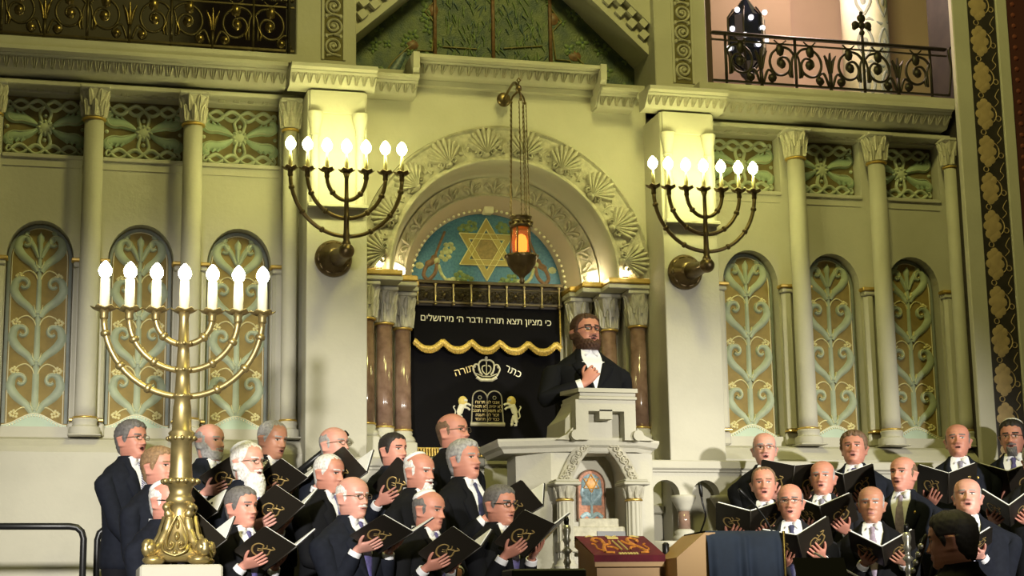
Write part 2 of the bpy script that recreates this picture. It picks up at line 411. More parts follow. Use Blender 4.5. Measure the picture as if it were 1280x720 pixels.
# =================================================================== columns
COLX = [-3.47, -2.8335, -2.185, -1.53, 2.185, 2.8335, 3.44]
CWHERE = {-3.47: 'pale stone half column at the far left edge of the facade', -2.8335: 'tall pale column between the two leftmost arched panels',
          -2.185: 'tall pale column behind the brass floor candelabrum', -1.53: 'slim pale column beside the left pier, behind the left wall candelabrum',
          2.185: 'tall pale column, first to the right of the right wall candelabrum', 2.8335: 'tall pale column between the two rightmost arched panels', 3.44: 'slim pale column beside the black painted band'}
def leaf_capital(mb, r0, r1, z0, z1, n=8, mi=1):
    h = z1-z0
    mb.lathe([(r0*.98, z0), (r0*1.0, z0+h*.3), (r0*1.15, z0+h*.6), (r1*.95, z0+h*.88)], (0, 0, 0), 16, mi)
    for tier, (zz, hh) in enumerate(((0, .55), (.32, .55))):
        for k in range(n):
            a = 2*PI*(k+tier*.5)/n
            f = lambda u, v, kk, a=a, zz=zz, hh=hh: ((r0*(1.02+.45*max(0, (zz+v*hh)-.35)**1.0)+kk+.012*v*v)*cos(a+u/r0), (r0*(1.02+.45*max(0, (zz+v*hh)-.35))+kk+.012*v*v)*sin(a+u/r0), z0+(zz+v*hh)*h)
            w = 2*PI*r0/n
            mb.relief([(0, .02), (0, .5), (0, .85), (0, 1)], [w*.5, w*.85, w*.6, w*.2], .014, f, mi)
            mb.relief([(0, .02), (0, .9)], [w*.12, w*.1], .02, f, mi)
    q = r1
    mb.box((-q, -q, z1-h*.14), (q, q, z1), 0, bev=.008)
def column(x, r):
    t = empty('column', (x, -.045, 0), 0, CWHERE[x], 'column', 'pale stone columns of the facade')
    a = MB(); a.lathe([(r*1.02, 2.215), (r, 2.3), (r*.97, 3.4), (r*.93, 4.19)], (0, 0, 0), 20); a.build('shaft', STONE, t)
    a = MB(); a.box((-r*1.5, -r*1.5, 2.09), (r*1.5, .07, 2.10), bev=.003); a.lathe([(r*1.42, 2.10), (r*1.5, 2.125), (r*1.42, 2.15), (r*1.15, 2.16), (r*1.12, 2.175), (r*1.22, 2.195), (r*1.08, 2.21)], (0, 0, 0), 20); a.build('column_base', STONE, t, smooth=40)
    a = MB(); leaf_capital(a, r*.95, r*1.45, 4.215, 4.42); a.build('capital', [STONE, STONE2], t, smooth=40)
    a = MB()
    for z in (2.212, 4.20): a.lathe([(r*1.0, z-.008), (r*1.14, z-.006), (r*1.18, z), (r*1.14, z+.006), (r*1.0, z+.008)], (0, 0, 0), 20)
    a.build('gilded_ring', GOLD, t)
for x in COLX: column(x, .068 if abs(x) < 3 and abs(x) > 1.6 else .052)

# =================================================================== carved panels
def square_panel():
    """ground + scrollwork of the square relief panels, centred at 0, 0"""
    f = lambda u, v, k: (u, -k, v)
    W, H = .265, .21
    g = MB(); g.box((-W, 0, -H), (W, .03, H))
    a = MB(); b = MB()
    for sx in (-1, 1):
        for sz in (-1, 1):
            M = lambda P: [(x*sx, z*sz) for x, z in P]
            # the big leaf that curls out to the side
            S = smoothpath([(.050, .014), (.095, .040), (.15, .060), (.205, .062), (.238, .085), (.228, .115), (.205, .112)], 5); n = len(S)
            b.relief(M(S), [.020+.060*sin(PI*min(1, (i/(n-1))**.9)) for i in range(n)], .028, f)
            for q in (.30, .42, .54, .66):
                c = S[int(q*(n-1))]; b.relief(M([c, (c[0]-.002, c[1]+.026), (c[0]+.014, c[1]+.048)]), [.036, .032, .010], .023, f)
            a.relief(M([(x, y-.026*sin(PI*min(1, i/(n-1)))) for i, (x, y) in enumerate(S)]), [.008]+[.014]*4+[.006], .031, f)
            # stalk and interlaced bands above and below
            a.relief(M(smoothpath([(.018, .03), (.030, .07), (.036, .105), (.020, .135)], 4)), .026, .026, f)
        for ph in (0, PI):
            W = [(-.215+.43*i/48, sx*(.155+.032*sin(ph+PI*(-.215+.43*i/60)/.1075))) for i in range(61)]; W = [(-.215+.43*i/60, w_[1]) for i, w_ in enumerate(W)]; a.relief(W, .030, .030 if ph else .026, f)
        for e in (-1, 1): a.relief([(e*(.215+q[0]), sx*q[1]) for q in smoothpath([(0, .158), (.02, .175), (.032, .158), (.02, .135), (.004, .14)], 4)], .020, .026, f)
    a.dome((0, 0), .062, .058, .028, f, 14)
    for q in range(8): a.dome((.042*cos(q*PI/4), .04*sin(q*PI/4)), .022, .014, .036, f, 8, 0, q*PI/4)
    for p in ((0, .085), (0, -.085), (.245, 0), (-.245, 0)): a.dome(p, .015, .015, .022, f, 10)
    return g, a, b
def arch_panel():
    f = lambda u, v, k: (u, -k, v)
    g = MB(); pts = [(-.21, 2.173), (.21, 2.173), (.21, 3.285)]+[(.21*cos(PI*i/16), 3.285+.246*sin(PI*i/16)) for i in range(1, 16)]+[(-.21, 3.285)]
    g.prism(pts, lambda u, v: (u, 0, v), lambda u, v: (u, .03, v))
    st = MB(); ye = MB(); cr = MB(); cr2 = MB()
    # stem
    zs = [2.24+.04*i for i in range(29)]
    st.relief([(0, z) for z in zs], [.05-.022*i/28 for i in range(29)], .014, f)
    tiers = [2.30, 2.62, 2.94, 3.24]
    for k, z in enumerate(tiers):
        s_ = .95 if k < 3 else .86
        for e in (-1, 1):
            M = lambda P: [(x*e*s_, z+y*s_) for x, y in P]
            vol = smoothpath([(.015, -.04), (.055, .02), (.125, .08), (.165, .14), (.16, .19)], 5)[:-1]+spiral(.105, .185, .056, .014, .1, 5.6, 24)
            n = len(vol)
            st.relief(M(vol), [.034+.030*sin(PI*min(1, i/(n*.6))) if i < n*.55 else .036-.016*(i-n*.55)/(n*.45) for i in range(n)], .022, f)
            ye.relief(M([(x*.97, y+.012) for x, y in vol[-21:]]), .006, .024, f)
            if k < 4:
                # berry spray
                br = smoothpath([(.012, -.10), (.03, -.06), (.07, -.032), (.115, -.045), (.135, -.068)], 5) if k else smoothpath([(.012, -.06), (.03, -.02), (.07, .005), (.11, -.01), (.13, -.03)], 5)
                ye.relief(M(br), .010, .012, f)
                bx, by = br[-1]
                for (dx, dy) in ((0, 0), (.02, .008), (-.018, -.004), (.006, -.02), (.022, -.016), (-.014, -.024), (.004, .018), (.03, -.002)):
                    ye.dome((e*s_*(bx+dx+.004), z+s_*(by+dy-.006)), .0105, .0105, .014, f, 7)
            # bell-shaped collar of the stem
            st.relief(M([(.0, -.015), (.02, .005), (.045, .02)]), [.03, .022, .01], .022, f)
            ye.relief(M([(.012, -.02), (.026, .02), (.03, .045)]), [.004, .009, .003], .024, f)
    # palmette at the top
    st.relief(smoothpath([(0, 3.30), (0, 3.37), (0, 3.43), (0, 3.475)], 4), [.02]*3+[.035]*4+[.05]*3+[.03, .012, .005], .022, f)
    for e in (-1, 1):
        L = smoothpath([(.01*e, 3.30), (.04*e, 3.37), (.075*e, 3.42), (.095*e, 3.455), (.075*e, 3.475)], 5)
        st.relief(L, [.02+.024*sin(PI*i/(len(L)-1)) for i in range(len(L))], .02, f)
    # the green mound and its row of white drops
    top = [(-.205+.41*i/24, 2.195+.075*cos((i/24-.5)*2*PI)*.5+.03) for i in range(25)]
    cr.prism([(-.205, 2.174)]+[(.205, 2.174)]+list(reversed(top)), lambda u, v: (u, -.02, v), lambda u, v: (u, 0, v))
    cr2.relief(top, .012, .03, f)
    for i in range(1, 24):
        x, z = top[i]; cr2.dome((x, z-.014), .0075, .012, .034, f, 7)
    return g, st, ye, cr, cr2
SQL = {-3.15: 'square carved panel, leftmost of the three in the left frieze', -2.5: 'square carved panel, middle one of the left frieze', -1.85: 'square carved panel beside the left wall candelabrum',
       1.85: 'square carved panel behind the lamps of the right wall candelabrum', 2.5: 'square carved panel, middle one of the right frieze', 3.15: 'square carved panel, rightmost of the three in the right frieze'}
ARL = {-3.15: 'tall arched scroll panel at the far left of the facade', -2.5: 'tall arched scroll panel behind the left arms of the brass floor candelabrum', -1.85: 'tall arched scroll panel behind the right arms of the brass floor candelabrum',
       1.85: 'tall arched scroll panel just right of the right pier', 2.5: 'tall arched scroll panel, middle one on the right side', 3.15: 'tall arched scroll panel, rightmost, near the black painted band'}
g, a, b = square_panel()
proto = empty('carved_panel', (0, 0, 0)); g.build('panel_ground', mat('dark_ochre_ground', (.155, .12, .045), .8, var=.12, scale=14), proto, smooth=False); a.build('scrollwork', SAGE2, proto); b.build('carved_leaf', mat('leaf_green_paint', (.34, .43, .29), .7, var=.12, scale=10), proto)
for i, x in enumerate(SQL):
    o = proto if i == 0 else copy_tree(proto)
    o.location = (x, .205, 4.198); tag(o, SQL[x], 'carved panel', 'square carved leaf panels of the frieze')
g, st, ye, cr, cr2 = arch_panel()
proto = empty('arched_panel', (0, 0, 0)); g.build('panel_ground', OCHRE, proto, smooth=False); st.build('scrollwork', SAGE, proto); ye.build('berry_spray', YELL, proto); cr.build('green_mound', MINT, proto, smooth=False); cr2.build('white_beading', CREAM, proto)
bo = MB(); gb = mat('slate_blue_border', (.20, .22, .20), .75, var=.1, scale=12)
edge = [(-.197, 2.2), (-.197, 3.285)]+[(-.197*cos(PI*i/20), 3.285+.232*sin(PI*i/20)) for i in range(1, 20)]+[(.197, 3.285), (.197, 2.2)]
bo.relief(edge, .024, .006, lambda u, v, k: (u, -k, v), 0, True)
edge = [(x*.9, 3.285+(z-3.285)*.93 if z > 3.285 else z) for x, z in edge]; bo.relief(edge, .006, .007, lambda u, v, k: (u, -k, v), 1)
bo.build('painted_border', [gb, CREAM], proto)
for e in (-1, 1):
    j = MB(); j.box((e*.222, -.16, 2.2), (e*.300, -.097, 3.235), bev=.026); j.box((e*.21, -.135, 2.10), (e*.310, -.097, 2.2), bev=.014); j.box((e*.215, -.17, 3.215), (e*.305, -.097, 3.25), bev=.008); j.build('jamb', STONE, proto, smooth=False)
    j = MB(); j.box((e*.20, -.185, 3.25), (e*.315, -.097, 3.275), bev=.006); j.box((e*.215, -.175, 2.2), (e*.305, -.097, 2.215), bev=.004); j.build('gilded_impost', GOLD, proto, smooth=False)
for i, x in enumerate(ARL):
    o = proto if i == 0 else copy_tree(proto)
    o.location = (x, .195, 0); tag(o, ARL[x], 'carved panel', 'tall arched scroll panels of the facade')

# =================================================================== the great arch of the ark
arch = empty('ark_arch', (0, 0, AZ), 0, 'wide carved stone arch with scallop shells over the ark', 'arch')
def ring_band(name, prof, mt, a0=0, a1=PI, n=64, smooth=True):
    mb = MB(); mb.loft([[(r*cos(a0+(a1-a0)*i/n), y, r*sin(a0+(a1-a0)*i/n)) for r, y in prof] for i in range(n+1)], cap=False, closed=False)
    return mb.build(name, mt, arch, smooth)
ring_band('shell_band', [(1.06, .1), (1.06, .02), (1.045, .0), (1.03, .02), (.85, .06), (.83, .04), (.82, .04)], STONE2, smooth=40)
ring_band('plain_cove', [(.82, .04), (.805, .06), (.79, .14), (.775, .22), (.765, .30), (.75, .30)], STONE)
ring_band('leaf_band', [(.755, .29), (.74, .31), (.67, .40), (.655, .39), (.65, .41)], STONE2, smooth=40)
ring_band('rosy_cove', [(.65, .41), (.63, .45), (.60, .52), (.575, .57), (.565, .62)], PINKSTONE)
mb = MB()
for k in range(44):
    a = PI*(k+.5)/44; mb.dome((.578*cos(a), .578*sin(a)), .012, .012, .012, lambda u, v, kk: (u, .55-kk, v), 7)
mb.box((-.035, .52, .55), (.035, .6, .63), bev=.006)
mb.build('beading', CREAM, arch)
def shell(a):
    mb = MB(); ca, sa = cos(a), sin(a); rc = .865
    def f(u, v, k): # u tangential, v radial
        r = rc+v; return (r*ca-u*sa, .045-k-.02*max(0, v)/.2, r*sa+u*ca)
    n = 9
    for i in range(n):
        t = (i/(n-1)-.5)*2.0
        L = .185*(1-.18*abs(t)**2)
        P = [(L*q*sin(t*.95), L*q*cos(t*.95)) for q in (.06, .3, .6, .85, 1.0)]
        w = L*.235
        mb.relief(P, [w*.15, w*.4, w*.75, w, w*.7], .040, f)
    mb.dome((0, .0), .035, .025, .04, f, 10)
    for e in (-1, 1): mb.relief(spiral(e*.05, .012, .024, .008, 0 if e > 0 else PI, (2.6*PI if e > 0 else -1.6*PI), 14), .014, .028, f)
    return mb.build('shell', STONE2, arch)
for d in (7.5, 24.5, 43, 62, 81, 99, 118, 137, 155.5, 172.5): shell(R(d))
def sprig(a):
    mb = MB(); ca, sa = cos(a), sin(a)
    def f(u, v, k): r = .87+v; return (r*ca-u*sa, .05-k, r*sa+u*ca)
    mb.relief(smoothpath([(0, 0), (.012, .05), (-.01, .1), (.008, .155)]), .012, .02, f)
    for q, (x, y) in enumerate(((.03, .04), (-.032, .06), (.032, .09), (-.03, .115), (.02, .14), (-.012, .155))):
        mb.dome((x, y), .026, .017, .022, f, 8, 0, .6 if x > 0 else 2.5)
    for q in range(7): mb.dome((rr.uniform(-.05, .05), rr.uniform(.0, .16)), .009, .009, .018, f, 6)
    return mb.build('leaf_sprig', STONE2, arch)
for d in (14.5, 33.5, 52.5, 71.5, 90, 108.5, 127.5, 146.5, 165.5): sprig(R(d))
for k in range(13):
    a = R(8+164*k/12); mb = MB(); ca, sa = cos(a), sin(a)
    def f(u, v, kk): r = .662+v; return (r*ca-u*sa, .40-v*1.1-kk, r*sa+u*ca)
    for e in (-1, 1):
        L = smoothpath([(0, .005), (e*.02, .04), (e*.055, .06), (e*.07, .045), (e*.05, .03)]); mb.relief(L, .014, .018, f)
        mb.dome((e*.035, .02), .022, .012, .018, f, 7, 0, e*.5)
    mb.relief([(0, 0), (0, .04), (0, .085)], [.012, .03, .006], .026, f)
    mb.build('carved_leaf', STONE2, arch)

# lunette with the star
lun = empty('lunette', (0, .62, AZ), 0, 'blue half-round mosaic with a golden six-pointed star above the ark curtain', 'mosaic')
mb = MB(); RL = .575
mb.prism([(RL*cos(PI*i/40), RL*sin(PI*i/40)) for i in range(41)]+[(-.553, -.0), (-.553, -.2), (.553, -.2), (.553, .0)], lambda u, v: (u, 0, v), lambda u, v: (u, .05, v)); mb.build('mosaic_ground', BLUEMOS, lun, smooth=False)
f = lambda u, v, k: (u, -k, v)
mb = MB(); ed = MB(); sx, sz, rs = .0, .295, .235
hexa = [(sx+rs*.55*cos(PI/6+k*PI/3), sz+rs*.55*sin(PI/6+k*PI/3)) for k in range(6)]
fl = MB(); fl.prism(hexa, lambda u, v: (u, -.006, v), lambda u, v: (u, 0, v)); fl.build('star_field', mat('brown_gold_field', (.22, .155, .06), .5, var=.2, scale=50), lun, smooth=False)
for q in (1, -1):
    tri = [(sx+rs*cos(PI/2*q+k*2*PI/3), sz+rs*sin(PI/2*q+k*2*PI/3)) for k in range(3)]; tri2 = [(sx+rs*.66*cos(PI/2*q+k*2*PI/3), sz+rs*.66*sin(PI/2*q+k*2*PI/3)) for k in range(3)]
    for k in range(3):
        a, b, c, d = tri[k], tri[(k+1) % 3], tri2[(k+1) % 3], tri2[k]
        h = .012 if q > 0 else .010
        mb.prism([a, b, c, d], lambda u, v, h=h: (u, -h, v), lambda u, v: (u, 0, v))
        ed.relief([a, b], .008, h+.006, f); ed.relief([d, c], .008, h+.006, f)
mb.build('star_of_gold', mat('dull_gold_paint', (.33, .265, .085), .5), lun, smooth=False); ed.build('star_outline', YELL, lun)
gr = MB(); pl = MB(); br = MB()
for (x, z) in ((-.17, .44), (-.11, .47), (.17, .44), (.12, .47), (-.20, .09), (-.14, .06), (.19, .08), (.13, .05), (-.26, .04), (.26, .05), (-.31, .24), (-.28, .30), (.31, .25)):
    for q in range(5): (pl if abs(x) > .25 else gr).dome((x+.028*cos(q*1.257+x*5), z+.028*sin(q*1.257+x*5)), .024, .02, .008, f, 8)
for e in (-1, 1):
    br.relief(smoothpath([(e*.42, .04), (e*.47, .09), (e*.44, .17), (e*.40, .2), (e*.36, .30), (e*.31, .42)]), [.03]*12+[.05]*9+[.02]*10, .009, f)
    pl.relief(smoothpath([(e*.36, .17), (e*.33, .09), (e*.27, .04), (e*.21, .03), (e*.22, .06)]), .026, .009, f)
    br.relief(smoothpath([(e*.37, .19), (e*.39, .10), (e*.47, .03), (e*.5, .05)]), .03, .009, f)
    pl.dome((e*.375, .2), .03, .03, .012, f, 10); pl.dome((e*.5, .16), .035, .028, .008, f, 8)
gr.build('vine_leaf', MOSGREEN, lun); pl.build('pale_vine_leaf', MOSLEAF, lun); br.build('brown_tendril', MOSBROWN, lun)

# jamb columns in their stepped recess
mb = MB()
for s in (-1, 1):
    for x0, x1, y0 in ((.92, 1.05, .22), (.76, .93, .40), (.585, .77, .60)): mb.box((s*x0, y0, 1.966), (s*x1, 1.0, 3.2))
    mb.box((s*.56, .66, 2.0), (s*.6, 1.0, 3.3))
    for x0, x1, y0 in ((.74, 1.05, .02), (.60, .9, .2), (.555, .75, .38)):
        mb.box((s*x0, y0, 3.20), (s*x1, 1.0, 3.235), bev=.006); mb.box((s*(x0-.0), y0-.015, 3.235), (s*x1, 1.0, 3.275), 1, bev=.008)
    for x0, x1, y0 in ((.90, 1.05, .02), (.74, .9, .2), (.57, .75, .38)): mb.box((s*x0, y0, 1.966), (s*x1, .9, 2.13), bev=.008)
struct(mb.build('wall_jamb', [STONE, GOLD], smooth=False))
names = ['front', 'middle', 'rear']
for s in (-1, 1):
    for i, (x, y) in enumerate(((.98, .12), (.82, .30), (.655, .48))):
        t = empty('marble_column', (s*x, y, 0), 0, ('%s brown marble column of the %s jamb of the ark' % (names[i], 'left' if s < 0 else 'right')), 'column', 'brown marble columns beside the ark')
        a = MB(); a.lathe([(.062, 2.225), (.060, 2.4), (.056, 2.93)], (0, 0, 0), 18); a.build('shaft', MARBLE, t)
        a = MB(); a.lathe([(.085, 2.13), (.09, 2.15), (.08, 2.17), (.066, 2.18), (.07, 2.2), (.062, 2.215)], (0, 0, 0), 18); a.build('column_base', STONE, t)
        a = MB(); leaf_capital(a, .060, .088, 2.95, 3.2, 7); a.build('capital', [STONE, STONE2], t, smooth=40)
        a = MB()
        for z in (2.22, 2.94): a.lathe([(.056, z-.008), (.070, z-.006), (.072, z), (.070, z+.006), (.056, z+.008)], (0, 0, 0), 18)
        a.build('gilded_ring', GOLD, t)

# =================================================================== curtain, valance and screen of the ark
def fold_sheet(mb, x0, x1, z0, z1, y, amp, nw, nx=70, thick=.012):
    fr = [[(x0+(x1-x0)*i/nx, y+amp*sin(i/nx*nw*2*PI)*(.6+.4*j), z1+(z0-z1)*j) for i in range(nx+1)] for j in (0, .5, 1)]
    bk = [[(p[0], p[1]+thick, p[2]) for p in r] for r in fr]
    mb.loft(fr, cap=False, closed=False); mb.loft(list(reversed(bk)), cap=False, closed=False)
cur = empty('ark_curtain', (0, .66, 2.06), 0, 'black velvet ark curtain embroidered with a silver crown, lions and tablets', 'curtain')
mb = MB(); fold_sheet(mb, -.56, .56, 0.02, 1.16, 0, .004, 5); mb.build('curtain_cloth', VELVET, cur)
f = lambda u, v, k: (u, -.012-k, v)
def C(px, py): p = at(px, py, .65); return (p.x, p.z-2.06)
# crown
mb = MB(); cx, cz = C(608, 462)
mb.relief([(cx-.075, cz-.055), (cx-.04, cz-.075), (cx+.04, cz-.075), (cx+.075, cz-.055)], .026, .008, f); mb.relief([(cx-.078, cz-.03), (cx-.03, cz-.05), (cx+.03, cz-.05), (cx+.078, cz-.03)], .009, .008, f)
for e in (-1, 1):
    mb.relief(smoothpath([(cx+e*.075, cz-.05), (cx+e*.10, cz+.0), (cx+e*.085, cz+.035), (cx+e*.06, cz+.03), (cx+e*.055, cz-.005), (cx+e*.03, cz-.04)]), .013, .008, f)
    mb.relief(smoothpath([(cx+e*.045, cz-.03), (cx+e*.058, cz+.03), (cx+e*.045, cz+.06), (cx+e*.02, cz+.07), (cx, cz+.065)]), .014, .008, f)
    mb.relief(smoothpath([(cx, cz-.04), (cx+e*.03, cz-.01), (cx+e*.03, cz+.02), (cx+e*.01, cz+.03)]), .010, .008, f)
    mb.dome((cx+e*.09, cz+.02), .012, .012, .01, f, 8)
mb.relief([(cx, cz-.04), (cx, cz+.06)], .008, .008, f); mb.dome((cx, cz+.085), .012, .014, .01, f, 8)
mb.build('embroidered_crown', SILVERTHREAD, cur)
# writing
def write(txt, px, py, Y, size, parent, name, mt, rot=0, z0=2.06, off=.014):
    vs, fs = text_mesh(txt, size)
    p = at(px, py, Y); mb = MB(); c, s_ = cos(rot), sin(rot)
    mb.add([(p.x+v.x*c-v.y*s_, -off-v.z, p.z-z0+v.x*s_+v.y*c) for v in vs], fs); return mb.build(name, mt, parent, smooth=False)
heb = lambda t: t[::-1]
GOLDTHREAD = mat('gold_thread', (.66, .52, .22), .5, .3)
write(heb('תורה'), 581.5, 467, .65, .075, cur, 'embroidered_writing', GOLDTHREAD, .30)
write(heb('כתר'), 640, 468, .65, .075, cur, 'embroidered_writing', SILVERTHREAD, -.42)
# tablets of the law
tab = MB(); (xa, za), (xb, zb) = C(591, 530), C(627, 489); xm = (xa+xb)/2; w = (xb-xa)
out = [(xa-.01, za)]+[(xa+w/4+w/4*cos(PI-PI*i/10), zb-w/4+w/4*sin(PI*i/10)) for i in range(11)]+[(xm+w/4+w/4*cos(PI-PI*i/10), zb-w/4+w/4*sin(PI*i/10)) for i in range(11)]+[(xb+.01, za)]
tab.relief(out, .010, .008, f); tab.relief([(xm, za), (xm, zb-w/4)], .004, .007, f); tab.relief([(xa-.02, za), (xb+.02, za)], .03, .009, f)
for e in (-1, 1): tab.relief(spiral(xm+e*w/4, zb-w/4+.005, .013, .013, 0, 2*PI, 6), .006, .007, f)
tb = tab.build('embroidered_tablets', mat('tablet_thread', (.42, .38, .26), .5, .3), cur)
for k, t in enumerate(('אנכי לא תרצח', 'לא יהיה לא תנאף', 'לא תשא לא תגנב', 'זכור לא תענה', 'כבד לא תחמד')):
    write(heb(t), 609, 504.5+k*5.3, .65, .031, cur, 'embroidered_writing', GOLDTHREAD)
# lions
for e in (-1, 1):
    lb = MB(); ln = MB(); cx, cz = C(609+e*31, 511); F = lambda P: [(cx+e*x, cz+z) for x, z in P]
    lb.relief(F(smoothpath([(-.030, .03), (-.005, .035), (.012, .0), (.025, -.045), (.03, -.10)])), [.03]*8+[.045]*9+[.03]*8, .010, f)
    lb.relief(F(smoothpath([(-.005, .03), (-.04, .035), (-.062, .025)])), .016, .010, f); lb.relief(F(smoothpath([(0, .01), (-.035, .008), (-.055, -.008)])), .015, .010, f)
    lb.relief(F(smoothpath([(.012, -.05), (-.0, -.09), (-.002, -.115), (-.015, -.118)])), .02, .010, f); lb.relief(F([(.03, -.10), (.03, -.118), (.012, -.12)]), .017, .010, f)
    lb.relief(F(smoothpath([(.03, -.08), (.058, -.06), (.052, -.02), (.066, .01), (.056, .02)])), .009, .008, f)
    ln.dome((cx+e*-.004, cz+.055), .034, .038, .016, f, 12); lb.relief(F([(-.01, .062), (-.034, .06)]), [.03, .018], .02, f)
    lb.build('embroidered_lion', mat('ivory_embroidery', (.80, .76, .60), .6), cur); ln.build('lion_mane', mat('yellow_embroidery', (.75, .58, .16), .6), cur)
# hem writing
write(heb('ק״ק עדת ישראל תשע״ב'), 612, 565.5, .65, .062, cur, 'embroidered_writing', GOLDTHREAD, -.01)
mb = MB()
for k in range(56):
    x = -.55+k*.02; mb.relief([(x, .055), (x+.003, .0)], .014, .008, f)
mb.relief([(-.555, .058), (.555, .058)], .01, .01, f); mb.build('fringe', FRINGE, cur)
# valance
val = empty('ark_valance', (0, .60, 2.8), 0, 'short black valance with gold Hebrew writing and scalloped gold fringe', 'curtain')
lowz = lambda x: .028+.058*(1-abs(sin((x+.335)/.212*PI)))**1.25
mb = MB(); nx = 100; top = at(610, 380, .6).z-2.8
xs = [-.55+1.10*i/nx for i in range(nx+1)]
mb.loft([[(x, 0, top) for x in xs], [(x, 0, lowz(x)) for x in xs]], cap=False, closed=False); mb.loft([[(x, .01, lowz(x)) for x in xs], [(x, .01, top) for x in xs]], cap=False, closed=False)
mb.build('valance_cloth', VELVET, val)
f = lambda u, v, k: (u, -.002-k, v)
mb = MB(); mb.relief([(x, lowz(x)) for x in xs], .044, .014, f)
for i in range(0, nx, 1): mb.relief([(xs[i], lowz(xs[i])-.008), (xs[i]+.002, lowz(xs[i])-.034)], .009, .010, f)
mb.relief([(.547, .06), (.545, top)], .012, .008, f); mb.build('fringe', FRINGE, val)
write(heb('כי מציון תצא תורה ודבר ה׳ מירושלים'), 608, 404, .60, .066, val, 'embroidered_writing', SILVERTHREAD, -.012, 2.8, .003)
# bronze screen
scr = empty('bronze_screen', (0, .56, 3.155), 0, 'dark pierced bronze rail screen above the black valance', 'screen'); scr.scale = (1, 1, .72)
mb = MB(); mb.box((-.56, 0, .0), (.56, .015, .02)); mb.box((-.56, -.005, .20), (.56, .02, .235), bev=.004); mb.box((-.56, .0, .155), (.56, .012, .165)); mb.build('rail', DKBRONZE, scr, smooth=False)
for k in range(9):
    x = -.53+k*.1325; mb = MB(); mb.lathe([(.008, 0), (.012, .01), (.006, .03), (.008, .1), (.006, .17), (.012, .19), (.008, .2)], (x, -.006, 0), 8); mb.sphere((x, -.006, -.012), .012, 8, 6); mb.build('baluster', mat('worn_brass', (.40, .33, .17), .35, .85), scr)
mb = MB(); f = lambda u, v, k: (u, -k, v)
for k in range(8):
    x = -.464+k*.1325
    for e in (-1, 1):
        mb.relief(spiral(x+e*.028, .055, .026, .006, PI/2, PI/2-e*3.4*PI, 18), .008, .010, f); mb.relief(spiral(x+e*.028, .115, .026, .006, -PI/2, -PI/2+e*3.4*PI, 18), .008, .010, f)
    mb.dome((x, .085), .016, .03, .014, f, 8)
mb.build('pierced_scroll', DKBRONZE, scr)
mb = MB(); mb.box((-.56, .03, -.02), (.56, .04, .24)); mb.build('backing', DKWOOD, scr, smooth=False)
# =================================================================== people
def interp(tab, z):
    if z <= tab[0][0]: return tab[0][1:]
    for a, b in zip(tab, tab[1:]):
        if z <= b[0]:
            t = (z-a[0])/(b[0]-a[0]); t = t*t*(3-2*t)*.5+t*.5
            return tuple(p+(q-p)*t for p, q in zip(a[1:], b[1:]))
    return tab[-1][1:]
def G(x): return math.exp(-.5*x*x)
def sstep(x): x = max(0, min(1, x)); return x*x*(3-2*x)
def supe(w, yf, yb, n, phi, yc=0):
    s, c = sin(phi), cos(phi)
    x = w*math.copysign(abs(s)**(2/n), s); y = (yf if c > 0 else yb)*abs(c)**(2/n)
    return x, yc+(-y if c > 0 else y)
HZ = 1.52
# head: z above the chin, half width, front, back, exponent
HEAD = [(-.012, .055, .064, .072, 2.0), (0, .046, .086, .074, 2.0), (.012, .051, .094, .077, 2.0), (.03, .059, .097, .080, 2.05), (.05, .065, .097, .084, 2.1), (.075, .070, .096, .090, 2.15), (.10, .0735, .095, .097, 2.2),
        (.118, .0755, .093, .101, 2.25), (.14, .0775, .098, .104, 2.25), (.165, .0775, .095, .103, 2.2), (.185, .074, .086, .096, 2.15), (.203, .064, .069, .082, 2.1), (.216, .050, .050, .062, 2.0), (.225, .033, .031, .042, 2.0), (.2295, .014, .013, .019, 2.0)]
BODY = [(.80, .150, .095, .105, 2.3), (.95, .160, .095, .11, 2.3), (1.08, .148, .095, .095, 2.3), (1.22, .160, .105, .105, 2.3), (1.33, .172, .105, .11, 2.4), (1.40, .165, .09, .10, 2.3), (1.435, .125, .07, .09, 2.1), (1.455, .085, .055, .085, 2.0), (1.47, .066, .046, .08, 2.0), (1.49, .059, .044, .076, 2.0), (1.503, .057, .050, .074, 2.0)]
NH = 72
PHI = [PI*(.55*t+.45*t**3) for t in [-1+2*(j+.5)/NH for j in range(NH)]]
HROWS = [-.012, -.004]+[i*.0044 for i in range(0, 46)]+[.206, .212, .2175, .2225, .2265, .2295]
BROWS = [.80, .95, 1.08, 1.22, 1.31, 1.36, 1.41, 1.435, 1.455, 1.47, 1.482, 1.494, 1.503]

